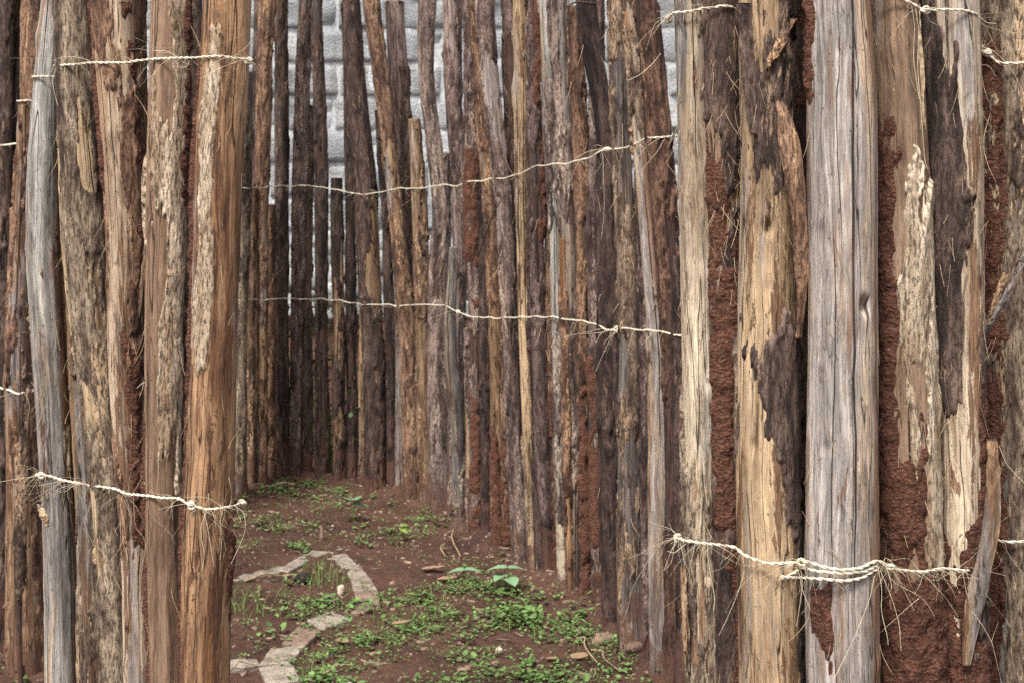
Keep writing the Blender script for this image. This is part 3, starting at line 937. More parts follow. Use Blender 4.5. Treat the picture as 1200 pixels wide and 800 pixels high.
# --- inner curved fence: key, label, style, bark, barkstyle, [(y, x, w)...], base x, extras
INNER = [
 ("I01", "grey-brown pole hard against the orange end pole, in the opening", 'ash', -0.1, 'grey', [(85, 288, 17), (250, 286, 17), (400, 282, 15)], 281, dict(ztop=1)),
 ("I02", "thin reddish dark pole, second from the left in the opening", 'umber', 0.0, 'red', [(215, 294, 11), (400, 292, 11)], 294, dict(ztop=1, b=.06)),
 ("I03", "orange-tan barked pole, tall in the opening's left corner", 'tan', 0.05, 'red', [(0, 312, 19), (100, 309, 19), (200, 308, 18), (400, 306, 15)], 304, {}),
 ("I04", "short thin brown pole between the orange-tan and upright dark poles", 'brown', .1, 'red', [(240, 318, 10), (400, 317, 11)], 317, dict(ztop=1, b=.07)),
 ("I05", "straight dark upright pole in front of pale wall, left part", 'umber', .1, 'dark', [(0, 330, 15), (200, 330, 16), (400, 330, 16)], 331, {}),
 ("I06", "dark grey pole leaning left across the pale wall", 'mauve', .25, 'mauve', [(0, 359, 16), (100, 354, 17), (200, 352, 19), (400, 348, 14)], 346, {}),
 ("I07", "brown pole cut short behind the left-leaning dark grey pole", 'umber', .0, 'dark', [(124, 363, 10), (250, 362, 11), (400, 359, 13)], 359, dict(ztop=1, b=.05)),
 ("I08", "blackest thin pole with pale wall on both sides", 'umber', .2, 'dark', [(0, 370, 13), (60, 372, 14), (120, 375, 14), (200, 377, 15), (400, 376, 16)], 378, {}),
 ("I09", "short knobbly tan post right of the blackest thin pole", 'tan', 0.0, 'dark', [(209, 394, 12), (230, 394, 14), (300, 396, 15), (400, 397, 14)], 397, dict(ztop=1)),
 ("I10", "slim dark pole tucked left of the thick patched leaning pole", 'umber', .1, 'dark', [(60, 407, 9), (200, 409, 10), (300, 410, 12), (400, 412, 12)], 413, dict(b=.12)),
 ("I11", "thick leaning pole, black above with pale torn patches", 'tan', 0.15, 'dark', [(0, 411, 21), (60, 414, 24), (100, 416, 25), (200, 427, 27), (300, 432, 28), (400, 439, 26)], 442, dict(win=[(0, 120, 90, 200, .5)])),
 ("I12", "brown pole just right of the thick patched leaning pole", 'tan', -0.1, 'red', [(250, 424, 12), (400, 426, 12)], 426, dict(ztop=1, b=.1)),
 ("I13", "thin dark stub behind the right-leaning tan pole", 'umber', .1, 'dark', [(130, 441, 7), (250, 452, 10), (400, 458, 13)], 460, dict(ztop=1, b=.08)),
 ("I14", "reddish tan pole leaning right across the flat-topped grey post", 'tan', 0.0, 'red', [(0, 434, 19), (100, 448, 20), (200, 460, 19), (300, 469, 19), (400, 478, 19)], 484, {}),
 ("I15", "flat-topped weathered grey post before the pale wall", 'mauve', -.4, 'grey', [(3, 461, 23), (90, 466, 23), (250, 470, 22), (400, 470, 16)], 471, dict(ztop=1, b=.1)),
 ("I16", "dark square-topped post right of the flat-topped grey post", 'umber', .1, 'dark', [(78, 474, 14), (250, 478, 14), (400, 480, 13)], 481, dict(ztop=1, b=.14)),
 ("I17", "cut-off brown pole with sloping top, left of the wavy dark pole", 'tan', -0.25, 'red', [(140, 484, 13), (200, 489, 16), (300, 494, 18), (400, 496, 18)], 502, dict(ztop=1)),
 ("I18", "wavy dark pole with bends, standing clear of the pale wall", 'umber', .3, 'mauve', [(0, 501, 20), (50, 499, 19), (100, 500, 17), (150, 506, 18), (200, 512, 20), (250, 518, 21), (300, 514, 24), (400, 511, 21)], 513, {}),
 ("I19", "brown barked pole right of the wavy dark pole", 'mauve', -0.1, 'mauve', [(0, 528, 23), (100, 532, 20), (200, 537, 19), (300, 539, 18), (400, 535, 18)], 534, {}),
 ("I20", "short weathered grey pole low down in front of the barked brown pole", 'ash', -0.35, 'grey', [(290, 531, 10), (370, 527, 14), (420, 528, 16), (520, 536, 14)], 539, dict(ztop=1, b=-.09)),
 ("I21", "pole coated in a tongue of red mud at mid height", 'umber', 0, 'mauve', [(0, 549, 15), (150, 552, 17), (300, 556, 18), (400, 558, 17)], 560, dict(mud=[(0, 100, 160, 335, 1.0), (0, 70, 470, 640, .4)])),
 ("I22", "grey-brown pole leaning right, first beyond the mud-tongued pole", 'mauve', -0.05, 'mauve', [(0, 567, 22), (100, 576, 23), (200, 586, 20), (300, 593, 19), (400, 598, 16)], 608, {}),
 ("I23", "tan-brown pole crossing behind the leaning grey-brown pole", 'tan', -0.1, 'red', [(0, 556, 10), (100, 562, 12), (200, 571, 17), (300, 577, 17), (400, 580, 16)], 584, dict(b=.04, mud=[(0, 70, 500, 660, .4)])),
 ("I24", "purple-brown pole left of the straight straw-coloured pole", 'umber', -0.1, 'mauve', [(0, 594, 15), (100, 597, 15), (200, 599, 13), (400, 604, 13)], 613, dict(b=.1, mud=[(0, 70, 560, 660, .5)])),
 ("I25", "straight straw-coloured bare pole in the middle of the inner fence", 'straw', -.45, 'grey', [(0, 609, 17), (100, 611, 18), (200, 611, 16), (300, 613, 16), (400, 616, 17)], 628, {}),
 ("I26", "dark pole with a red mud streak at its top right", 'umber', 0, 'mauve', [(0, 627, 12), (100, 626, 18), (200, 627, 18), (300, 630, 17), (400, 631, 17)], 642, dict(b=.05, mud=[(30, 60, -40, 130, .8), (60, 40, 190, 290, .5)])),
 ("I27", "light grey pole, left of the twin grey poles", 'grey', -0.3, 'mauve', [(0, 639, 15), (100, 643, 17), (200, 649, 18), (300, 653, 17), (400, 655, 15)], 662, {}),
 ("I28", "mid-grey pole, right of the twin grey poles", 'ash', -0.2, 'mauve', [(0, 656, 18), (100, 659, 19), (200, 664, 18), (300, 668, 17), (400, 668, 15)], 672, {}),
 ("I29", "brown pole between the twin grey poles and the black crooked pole", 'umber', 0.0, 'red', [(8, 671, 18), (100, 675, 19), (200, 681, 19), (300, 684, 18), (400, 684, 15)], 687, dict(ztop=1, b=.03, mud=[(0, 80, 480, 720, .6)])),
 ("I30", "black crooked pole bending right below its top", 'char', .1, 'dark', [(0, 686, 21), (50, 690, 23), (100, 701, 22), (150, 709, 20), (200, 710, 21), (300, 710, 24), (400, 711, 24), (560, 712, 22)], 716, {}),
 ("I31", "brown pole half hidden behind the black crooked pole", 'umber', .1, 'mauve', [(0, 702, 12), (100, 698, 13), (250, 694, 14), (400, 697, 15)], 702, dict(b=.1, mud=[(-20, 90, 420, 720, .8)])),
 ("I32", "rough grey-brown barked pole right of the black crooked pole", 'ash', 0.0, 'grey', [(0, 722, 21), (100, 727, 23), (200, 731, 23), (300, 736, 25), (400, 738, 26), (560, 737, 30)], 741, {}),
 ("I33", "white-edged bleached pole beside the last dark brown pole", 'grey', -.4, 'grey', [(0, 737, 13), (100, 743, 15), (200, 752, 17), (300, 761, 19), (400, 770, 24), (600, 772, 26)], 775, {}),
 ("I34", "dark red-brown leaning pole, last before the right front fence", 'umber', -.2, 'red', [(0, 755, 25), (100, 764, 27), (200, 774, 29), (300, 782, 28), (400, 787, 26)], 795, {}),
 ("I35", "dark pole low between the bleached pole and the opening's right edge", 'umber', .2, 'dark', [(300, 795, 18), (500, 799, 20)], 803, dict(b=-.1, ztop=1)),
 # lower fillers
 ("I36", "thin shadowed pole behind the bleached pole's foot", 'char', .1, 'dark', [(200, 750, 12), (400, 755, 13)], 757, dict(b=.1, ztop=1)),
 ("I37", "thin brown pole low between the straw pole and leaning grey pole", 'brown', .1, 'red', [(230, 608, 11), (400, 594, 12)], 596, dict(b=.08, ztop=1, mud=[(0, 90, 520, 660, .5)])),
 ("I38", "dark narrow pole low behind the mud-tongued pole", 'char', .1, 'dark', [(200, 566, 12), (400, 568, 12)], 571, dict(b=.1, ztop=1)),
 ("I39", "narrow dark pole low behind the barked brown pole", 'umber', .1, 'dark', [(180, 523, 12), (400, 520, 12)], 524, dict(b=.1, ztop=1)),
 ("I40", "mud-crusted narrow pole low behind the twin grey poles", 'brown', .0, 'red', [(150, 641, 12), (400, 646, 13)], 651, dict(b=.12, ztop=1, mud=[(0, 80, 420, 700, .5)])),
 ("I41", "pole at the inner left, hidden behind the orange end pole", 'brown', .1, 'red', [(0, 262, 24), (400, 262, 22)], 262, {}),
 ("I42", "pole glimpsed between the patched pole and orange end pole", 'umber', .1, 'dark', [(0, 222, 22), (400, 230, 24)], 230, {}),
 ("I43", "inner pole glimpsed left of the patched brown pole", 'umber', .1, 'dark', [(130, 166, 22), (400, 168, 26)], 170, dict(ztop=1)),
 ("I45", "pale slim sliver of a pole at the mud-tongued pole's foot, left side", 'cream', -.3, 'mauve', [(385, 548, 7), (480, 550, 9)], 552, dict(b=-.10, ztop=1)),
 ("I46", "slim dark pole right of the straw-coloured pole's lower half", 'char', .0, 'dark', [(140, 621, 8), (400, 623, 9)], 635, dict(b=.02, ztop=1)),
 ("I48", "slim blackish pole squeezed right of the black crooked pole", 'char', .0, 'dark', [(330, 724, 9), (520, 727, 11)], 729, dict(b=-.03, ztop=1)),
 ("I49", "slim dark pole squeezed between rough barked and bleached poles", 'umber', .0, 'mauve', [(250, 752, 9), (500, 758, 11)], 760, dict(b=-.05, ztop=1)),
 ("I50", "slim reddish pole low between the twin grey poles", 'rust', -.1, 'red', [(280, 659, 8), (480, 663, 10)], 667, dict(b=-.06, ztop=1)),
 ("I44", "thin upright grey pole in the leftmost gap of the opening", 'brown', .1, 'dark', [(0, 302, 10), (200, 300, 11), (400, 299, 11)], 299, dict(b=.12)),
]
for key, lab, st, bk, bst, pts, bx, ex in INNER:
    d = base_depth(bx)
    by = np.interp(bx, BX, BY)
    pts = pts + [(by, bx, pts[-1][2] * 1.06)]
    d = d + ex.get('b', 0)
    make_pole(key, lab, st, pts, d, GI, bark=bk, barkstyle=bst, mud=ex.get('mud', ()), win=ex.get('win', ()), ztop=ex.get('ztop'))
for k, n, y0, y1 in [("I11", 20, 60, 500), ("I14", 12, 50, 400), ("I30", 14, 0, 600), ("I32", 24, 20, 700), ("I33", 16, 50, 700), ("I26", 10, 30, 500), ("I22", 14, 30, 500), ("I18", 10, 40, 400), ("I29", 14, 50, 600)]:
    frayed(k, n, (-80, 80), y0, y1, L=(.03, .12), rad=.0011, seed=n + 3)
# side twigs on a few inner poles
for key, pl in [("I14", [(447, 165, 4, -.06), (440, 161, 3, -.12), (452, 190, 3, -.1)]), ("I30", [(697, 5, 4, -.06), (676, 2, 4, -.1), (664, 8, 3, -.12)]),
                ("I34", [(786, 175, 3, -.05), (789, 160, 3, -.1), (794, 148, 2, -.12)]), ("I22", [(560, 300, 3, -.04), (578, 250, 3, -.1), (590, 230, 3, -.12)])]:
    d = POLES[key]['d']
    P3 = np.array([px(a, b, d + o) for a, b, w, o in pl]) - POLES[key]['loc']
    t = np.linspace(0, 1, 14)
    P3 = np.stack([np.interp(t, np.linspace(0, 1, len(pl)), P3[:, k]) for k in range(3)], -1)
    v, f = tube(P3, np.linspace(.005, .002, 14), 6)
    mesh_obj("twig", v, f, BARK['dark'], POLES[key]['ob'], attrs={"pc": v, "tint": np.full(len(v), .5)})


# ------------------------------------------------------------------ twine
def twine_path(pl, keys, d0, r, step=1.5):
    """follow the fronts of poles `keys` along a pixel polyline"""
    pl = np.array(pl, float)
    rsj = np.random.default_rng(int(abs(pl[:, 1].sum())) + len(keys))
    X = np.arange(pl[0, 0], pl[-1, 0] + .1, step)
    Y = np.interp(X, pl[:, 0], pl[:, 1])
    D = np.full(len(X), np.nan)
    for k, (x, y) in enumerate(zip(X, Y)):
        dg = d0 if np.isscalar(d0) else np.interp(x, d0[0], d0[1])
        best = None
        for key in keys:
            P = POLES[key]
            wx = (x - 600) * P['d'] / F
            z = H - (y - 305) * P['d'] / F
            if z > P['za'][-1]: continue
            c, cy, R = (np.interp(z, P['za'], P[q]) for q in ('cx', 'cy', 'R'))
            R = R * 1.06 + 0.004
            if abs(wx - c) < R * 0.93:
                dd = cy - math.sqrt(R * R - (wx - c) ** 2)
                best = dd if best is None else min(best, dd)
        if best is not None: D[k] = best
    ok = ~np.isnan(D)
    D = np.interp(X, X[ok], D[ok])
    # taut: upper hull towards the camera within a moving window
    hull = D.copy()
    n = len(X)
    Wn = int(60 / step)
    for a in range(n):
        for b in (8, 14, 20, 28, Wn):
            for sft in (0.25, 0.5, 0.75):
                l, rr = a - int(b * sft), a + int(b * (1 - sft))
                if l >= 0 and rr < n and rr > l:
                    t = (a - l) / (rr - l)
                    hull[a] = min(hull[a], D[l] * (1 - t) + D[rr] * t + 0.0)
    D = smooth1(hull, 2) - r * 1.2
    jog = np.zeros(len(X))
    for key in keys:
        P = POLES[key]
        xc = 600 + P['cx'][len(P['cx']) // 2] * F / P['d']
        jog += rsj.uniform(-2.2, 2.2) * np.exp(-((X - xc) / (.6 * P['R'][0] * F / P['d'])) ** 4)
    Y = smooth1(Y + jog, 2)
    path = np.stack([(X - 600) * D / F, D, H - (Y - 305) * D / F], -1)
    k = np.arange(1, 14)[:, None] / 13.0                     # both ends bend back round the last pole
    e1 = path[-1] + np.array([[.005, 0, 0]]) * np.sin(k * 1.5) + np.array([[0, .05, -.003]]) * k ** 1.3
    e0 = path[0] + np.array([[-.005, 0, 0]]) * np.sin(k * 1.5) + np.array([[0, .05, -.003]]) * k ** 1.3
    return np.concatenate([e0[::-1], path, e1])


def strands(path, r, parent, pitch=None, name="strand"):
    r = r * .68
    seg = np.linalg.norm(np.diff(path, axis=0), axis=1)
    L = np.concatenate([[0], np.cumsum(seg)])
    n = max(12, int(L[-1] / (r * 1.1)))
    s = np.linspace(0, L[-1], n)
    p = np.stack([np.interp(s, L, path[:, k]) for k in range(3)], -1)
    t = np.gradient(p, axis=0)
    t /= np.linalg.norm(t, axis=1, keepdims=True)
    a = np.cross(t, [0, 0.15, 1.0])
    a /= np.linalg.norm(a, axis=1, keepdims=True)
    b = np.cross(t, a)
    pitch = pitch or r * 13
    for k in range(2):
        an = s / pitch * 2 * np.pi + k * np.pi
        q = p + 0.55 * r * (np.cos(an)[:, None] * a + np.sin(an)[:, None] * b)
        rad = 0.62 * r * (1 + 0.25 * vnoise(np.stack([s * 60, s * 0 + k * 5, s * 0], -1)))
        v, f = tube(q, rad, 6)
        mesh_obj(name, v - np.array(parent.location), f, TWINE, parent)
    return p


def fringe(path, parent, n, L, rad, seed, tufts=()):
    rs = np.random.default_rng(seed)
    mb = MB()
    n = int(n * .42)
    idx = list(rs.integers(0, len(path), n))
    for (frac, m) in tufts:
        idx += [int(np.clip(frac * len(path) + rs.normal(0, 2), 0, len(path) - 1)) for _ in range(int(m * .55))]
    for i in idx:
        p0 = path[i]
        l = rs.uniform(*L) * rs.choice([.5, .8, 1, 1.4])
        dirv = np.array([rs.normal(0, 1.0), -abs(rs.normal(.2, .3)), rs.normal(-.25, .8)])
        dirv /= np.linalg.norm(dirv)
        bend = rs.normal(0, .8, 3)
        bend[1] = -abs(bend[1]) * 0.4
        t = np.linspace(0, 1, 9)[:, None]
        q = p0 + l * (t * dirv + (t ** 2) * bend * .7 + np.array([0, 0, -1.0]) * .45 * t ** 2 + .10 * t * np.sin(t * rs.uniform(4, 10) + rs.random() * 6) * rs.normal(0, 1, 3))
        v, f = tube(q, rad * rs.choice([.6, .8, 1, 1.6]) * np.linspace(1, .5, 9), 3)
        mb.add(v, f)
    o = mb.build("fibre_fringe", FIBRE, None)
    o.parent = parent
    o.location = -np.array(parent.location)
    o["kind"] = "stuff"


def tail(path, frac, pl, d, rad, parent):
    pts = np.array([px(x, y, d) for x, y in pl])
    t = np.linspace(0, 1, 30)
    q = np.stack([smooth1(np.interp(t, np.linspace(0, 1, len(pl)), pts[:, k]), 2) for k in range(3)], -1)
    v, f = tube(q, rad, 5)
    mesh_obj("loose_end", v - np.array(parent.location), f, FIBRE, parent)


def knot(parent, c, r):
    rs = np.random.default_rng(int(abs(c[0]) * 1000))
    mb = MB()
    for k in range(4):
        t = np.linspace(0, 2 * np.pi * .95, 22)
        a = rs.uniform(0, 3)
        q = np.stack([np.cos(t) * r * 1.6, np.sin(t) * np.cos(a) * r * 1.2 - r * .6, np.sin(t) * np.sin(a) * r * 1.8], -1) + c + rs.normal(0, r * .35, 3)
        v, f = tube(q, r * .62, 6)
        mb.add(v, f)
    o = mb.build("knot", TWINE, None)
    o.parent = parent
    o.location = -np.array(parent.location)


def twine(label, pl, keys, d0, r, nf, L, seed, tufts=(), knots=(), tails=(), group=None, frad=.0003, extra=()):
    path = twine_path(pl, keys, d0, r)
    root = empty("twine", tuple(path[0]))
    bpy.context.view_layer.update()
    tag(root, label, "twine", group)
    strands(path, r, root)
    for e in extra:
        strands(twine_path(e, keys, d0, r), r, root)
    fringe(path, root, nf, L, frad, seed, tufts)
    for fr in knots:
        knot(root, path[int(fr * (len(path) - 1))], r)
    for pl2, dd in tails:
        tail(path, 0, pl2, dd, frad * 1.25, root)
    return path


GT = "lengths of sisal twine tying the poles"
kI = [e[0] for e in INNER]
dI = (BX, np.array([base_depth(x) for x in BX]))
twine("upper twine across the inner fence, above mid height", [(276, 221), (330, 219), (362, 218), (385, 221), (415, 227), (440, 226), (500, 219), (550, 214), (570, 211), (600, 206), (625, 196), (660, 191), (690, 186), (700, 178), (745, 170), (760, 162), (800, 159)], kI, dI, .0042, 110, (.03, .10), 1, tufts=[(.80, 14), (.93, 10)], knots=[.81], frad=.0006, group=GT,
      tails=[([(735, 95), (750, 88), (765, 75), (775, 62)], 3.6)])
twine("lower twine across the inner fence, below mid height", [(276, 353), (340, 350), (385, 352), (440, 357), (520, 357), (545, 369), (580, 374), (640, 372), (668, 374), (704, 382), (712, 387), (745, 384), (800, 394)], kI, dI, .0042, 130, (.03, .10), 2, tufts=[(.83, 26), (.5, 12)], knots=[.83, .5], frad=.0006, group=GT,
      tails=[([(712, 386), (703, 392), (698, 402)], 4.35)])
kL = ["A", "B", "C", "D", "E", "B2", "B3"]
twine("upper twine across the left front fence tops", [(64, 77), (85, 75), (108, 73), (125, 74), (165, 71), (190, 68), (230, 68), (262, 67), (290, 70)], kL, 2.35, .0030, 70, (.015, .06), 3, tufts=[(.92, 26), (.85, 14), (.62, 12), (.05, 8)], knots=[.02, .95], group=GT,
      tails=[([(66, 78), (61, 95), (64, 110), (68, 125)], 2.38), ([(205, 70), (210, 80), (220, 78), (222, 70)], 2.25)])
twine("short single tie round the bent silver-grey pole", [(38, 90), (52, 91), (68, 91)], ["A"], 2.5, .0026, 4, (.01, .03), 4, group=GT)
twine("lower twine across the left front fence with hanging fibres", [(42, 557), (60, 559), (80, 563), (100, 567), (140, 573), (146, 577), (166, 580), (200, 582), (213, 584), (218, 590), (240, 595), (275, 592)], kL, 2.35, .0032, 190, (.015, .055), 5, tufts=[(.02, 26), (.25, 18), (.45, 18), (.78, 14), (.88, 22)], knots=[.1, .75, .99], group=GT,
      tails=[([(275, 592), (287, 600), (288, 622), (278, 645), (270, 662)], 2.2), ([(238, 596), (243, 615), (247, 640), (251, 665)], 2.2), ([(243, 596), (234, 620), (240, 650), (236, 670)], 2.2), ([(160, 455), (165, 450), (170, 447), (172, 452)], 2.3)])
twine("upper twine on the far left poles, cut by the photo's edge", [(-10, 172), (8, 172), (22, 169)], ["FL1", "FL2", "FL3"], 4.2, .0045, 14, (.02, .06), 6, frad=.0007, group=GT)
twine("short twine tie on the cut-off tan pole's top", [(20, 119), (36, 118)], ["FL3"], 4.15, .0042, 5, (.02, .05), 7, frad=.0007, group=GT)
twine("lower twine on the far left poles beside the grey pole", [(-10, 450), (5, 454), (20, 460), (30, 460), (40, 456)], ["FL1", "FL2", "FL3", "FL6"], 3.8, .0045, 22, (.03, .08), 8, tufts=[(.95, 14)], frad=.0006, group=GT)
twine("upper twine on the pale tan and shaggy poles at right", [(790, 15), (812, 14), (826, 10), (845, 9), (858, 10)], ["R1", "R2"], 1.95, .0028, 22, (.01, .045), 9, tufts=[(.03, 30), (.5, 6)], knots=[.03], group=GT)
kR = ["R1", "R2", "R3", "R4", "R5", "R6"]
twine("lower twine across the right front fence with three turns on the grey pole", [(802, 633), (820, 636), (845, 638), (864, 641), (868, 648), (885, 655), (900, 659), (930, 659), (945, 657), (960, 662), (987, 666), (1010, 664), (1028, 656), (1050, 667), (1080, 670), (1105, 665), (1135, 668)], kR, 1.9, .0031, 150, (.012, .055), 10,
      tufts=[(.02, 60), (.10, 24), (.41, 44), (.68, 40), (.86, 22), (.93, 16)], knots=[.02, .42, .70], group=GT,
      extra=[[(940, 664), (960, 670), (987, 674), (1012, 671), (1029, 661)], [(918, 676), (938, 676), (960, 678), (987, 682), (1008, 679), (1029, 665)], [(918, 677), (930, 671), (942, 664)]],
      tails=[([(1028, 660), (1034, 690), (1032, 715), (1040, 745), (1041, 756)], 1.8), ([(1030, 664), (1045, 700), (1054, 730), (1056, 765)], 1.8), ([(935, 665), (940, 690), (950, 715)], 1.8), ([(1025, 672), (1020, 700), (1000, 750), (975, 800)], 1.8),
             ([(828, 640), (832, 670), (838, 700), (836, 718)], 1.9), ([(805, 636), (790, 648), (782, 645)], 1.95), ([(805, 634), (788, 622), (784, 612)], 1.95)])
twine("upper twine on the two-toned pole near the right edge", [(1022, -8), (1045, -4), (1068, 4), (1082, 13), (1110, 11), (1132, 12), (1146, 18)], ["R5", "R6"], 1.9, .0028, 34, (.015, .06), 11, tufts=[(.97, 16)], knots=[.5], group=GT,
      tails=[([(1072, 6), (1078, 40), (1074, 75), (1080, 130), (1083, 190), (1088, 200)], 1.86), ([(1068, 5), (1072, 30), (1070, 70), (1078, 120)], 1.86), ([(1146, 18), (1156, 27), (1168, 28)], 1.9)])
twine("upper twine knotted at the narrow mud-caked pole, right edge", [(1146, 56), (1160, 64), (1170, 74), (1188, 75), (1210, 74)], ["R6b", "R7"], 2.02, .0032, 24, (.02, .07), 12, tufts=[(.2, 50)], knots=[.15, .22, .3], group=GT)
twine("lower twine at the right edge beyond the hanging torn strip", [(1176, 634), (1188, 633), (1210, 631)], ["R7"], 2.02, .0032, 12, (.02, .07), 13, tufts=[(.1, 26)], group=GT,
      tails=[([(1170, 520), (1180, 545), (1195, 560), (1205, 570)], 1.95)])

# ------------------------------------------------------------------ brick edging on the ground (crop pixels of the photo: x = 260 + u / 2.308, y = 540 + v / 2.308)
def cg(u, v):
    return ground_px(260 + u / 2.308, 540 + v / 2.308)


def paver_mat(name, c):
    m, nt, b = new_mat(name)
    g = G(nt)
    geo = g.n("ShaderNodeNewGeometry")
    p = geo.outputs["Position"]
    n = g.noise(p, 22, 5, 0.65)
    n2 = g.noise(p, 140, 3, 0.6)
    col = g.ramp(n, [(0.3, tuple(x * .5 for x in c)), (0.5, c), (0.66, tuple(min(.7, x * 1.35) for x in c))])
    col = g.mix(g.rng(n2, .56, .68, 0, .7), col, (0.10, 0.05, 0.035))
    n3 = g.noise(p, 9, 4, 0.6)
    col = g.mix(g.rng(n3, .52, .66, 0, .5), col, SOIL)
    g.l(col, b.inputs["Base Color"])
    g.l(g.bump(g.math('ADD', n, n2), .006, .8), b.inputs["Normal"])
    return m


PAV = [paver_mat("worn_paver_pale", (0.29, 0.24, 0.19)), paver_mat("worn_paver_red", (0.22, 0.15, 0.11)), paver_mat("worn_paver_grey", (0.28, 0.235, 0.185))]
PAVERS = [
 ([(20, 326), (60, 308), (150, 290), (152, 304)], 2, "mossy grey paver at the left end of the upper edging arc"),
 ([(148, 294), (205, 266), (240, 268), (182, 298)], 0, "pale paver second from left along the upper edging arc"),
 ([(208, 263), (245, 246), (290, 248), (242, 266)], 2, "greyish paver just left of the arc's top paver"),
 ([(272, 243), (305, 229), (335, 236), (302, 250)], 2, "small paver at the very top of the edging arc"),
 ([(297, 258), (335, 252), (363, 282), (326, 289)], 2, "worn grey paver first below the arc's top, going right"),
 ([(336, 292), (368, 284), (398, 316), (350, 321)], 0, "pale paver in the middle of the arc's right side"),
 ([(352, 324), (400, 319), (417, 347), (360, 352)], 0, "pinkish pale paver above the reddest end of the arc"),
 ([(359, 355), (419, 350), (426, 386), (372, 386)], 1, "reddish paver ending the arc's right side"),
 ([(322, 413), (348, 398), (398, 395), (392, 412)], 1, "flat dark brown paver half sunk below the reddish one"),
 ([(235, 432), (298, 410), (345, 431), (270, 453)], 0, "large pale diamond-shaped paver in the lower edging"),
 ([(168, 494), (203, 454), (266, 457), (224, 497)], 1, "red soil-stained paver between two pale ones, lower edging"),
 ([(105, 551), (134, 510), (220, 500), (184, 544)], 0, "mottled pale paver above the nearest paver"),
 ([(18, 563), (18, 541), (92, 538), (101, 553)], 0, "thin pale paver beside the orange pole's foot"),
 ([(105, 562), (184, 547), (210, 592), (126, 604)], 0, "nearest pale square paver at the bottom of the photo"),
]
for qd, mi, lab in PAVERS:
    P4 = np.array([cg(*c) for c in qd])
    c = P4.mean(0)
    P4 = c + (P4 - c) * np.array([1.10, 1.15, 1.0])
    tilt = RNG.normal(0, .02, 2)
    n = 14
    u = np.concatenate([[0, .03], np.linspace(.1, .9, n - 4), [.97, 1]])
    U, Vv = np.meshgrid(u, u)
    top = ((1 - U) * (1 - Vv))[..., None] * P4[0] + (U * (1 - Vv))[..., None] * P4[1] + (U * Vv)[..., None] * P4[2] + ((1 - U) * Vv)[..., None] * P4[3] - c
    e = np.minimum(np.minimum(U, 1 - U), np.minimum(Vv, 1 - Vv))
    nz_ = fbm(np.stack([top[..., 0] * 18 + c[0] * 9, top[..., 1] * 18 + c[1] * 9, U * 0], -1), 3)
    top[..., :2] *= (1 + 0.03 * nz_)[..., None]
    z = 0.004 + 0.005 * nz_ + top[..., 0] * tilt[0] + top[..., 1] * tilt[1] * .6 - np.where(e < .001, .004, 0)
    top[..., 2] = z
    bot = top.copy()
    bot[..., 2] = -0.04
    Vt = np.concatenate([top.reshape(-1, 3), top.reshape(-1, 3), bot.reshape(-1, 3)])
    q = (np.arange(n - 1)[:, None] * n + np.arange(n - 1)[None]).ravel()
    fs = [np.stack([q, q + 1, q + n + 1, q + n], -1)]
    rim = np.concatenate([np.arange(n), np.arange(2 * n - 1, n * n, n), np.arange(n * n - 2, n * n - n - 1, -1), np.arange(n * n - 2 * n, 0, -n)])
    r2 = np.roll(rim, -1)
    fs.append(np.stack([rim + n * n, rim + 2 * n * n, r2 + 2 * n * n, r2 + n * n], -1))
    o = mesh_obj("edging_paver", Vt, np.concatenate(fs), PAV[mi], None, (c[0], c[1], 0))
    tag(o, lab, "paver", "pavers edging the curved bed")

# ------------------------------------------------------------------ plants
def leaf_mat(name, c, var=.35):
    m, nt, b = new_mat(name)
    g = G(nt)
    geo = g.n("ShaderNodeNewGeometry")
    n = g.noise(geo.outputs["Position"], 11, 3)
    rnd = geo.outputs["Random Per Island"]
    f = g.math('ADD', g.math('MULTIPLY', n, .5), g.math('MULTIPLY', rnd, .5))
    g.l(g.ramp(f, [(.2, tuple(x * (1 - var) for x in c)), (.5, c), (.78, tuple(x * (1 + var) for x in c)), (.88, (c[0] * 2.1, c[1] * 1.25, c[2] * .9))]), b.inputs["Base Color"])
    b.inputs["Roughness"].default_value = .55
    b.inputs["Subsurface Weight"].default_value = 0.0
    return m


LEAF = leaf_mat("ground_cover_leaf", (0.11, 0.18, 0.052), .5)
GRASS = leaf_mat("grass_blade", (0.12, 0.20, 0.045))
BROAD = leaf_mat("broad_seedling_leaf", (0.17, 0.28, 0.15), .15)
SHADE = leaf_mat("weed_leaf", (0.055, 0.105, 0.03))
STEM = plain("green_stem", (0.12, 0.15, 0.05))


def leaf_batch(pos, yaw, pitch, ln, wd):
    """many little folded leaves: 6 verts each"""
    n = len(pos)
    base = np.array([[0, 0, 0], [.35, .5, .04], [.8, .32, .02], [1, 0, -.06], [.8, -.32, .02], [.35, -.5, .04], [.5, 0, -.05]])
    b = np.tile(base, (n, 1, 1))
    b[..., 0] *= ln[:, None]
    b[..., 1] *= wd[:, None]
    b[..., 2] *= ln[:, None]
    cp, sp = np.cos(pitch)[:, None], np.sin(pitch)[:, None]
    x = b[..., 0] * cp - b[..., 2] * sp
    z = b[..., 0] * sp + b[..., 2] * cp
    y = b[..., 1]
    cw, sw = np.cos(yaw)[:, None], np.sin(yaw)[:, None]
    v = np.stack([x * cw - y * sw, x * sw + y * cw, z], -1) + pos[:, None]
    f = np.array([[0, 6, 2, 1], [6, 3, 2, 2], [0, 5, 4, 6], [6, 4, 3, 3]])
    tri = np.array([[0, 6, 1], [1, 6, 2], [2, 6, 3], [3, 6, 4], [4, 6, 5], [5, 6, 0]])
    F_ = (tri[None] + np.arange(n)[:, None, None] * 7).reshape(-1, 3)
    return v.reshape(-1, 3), F_


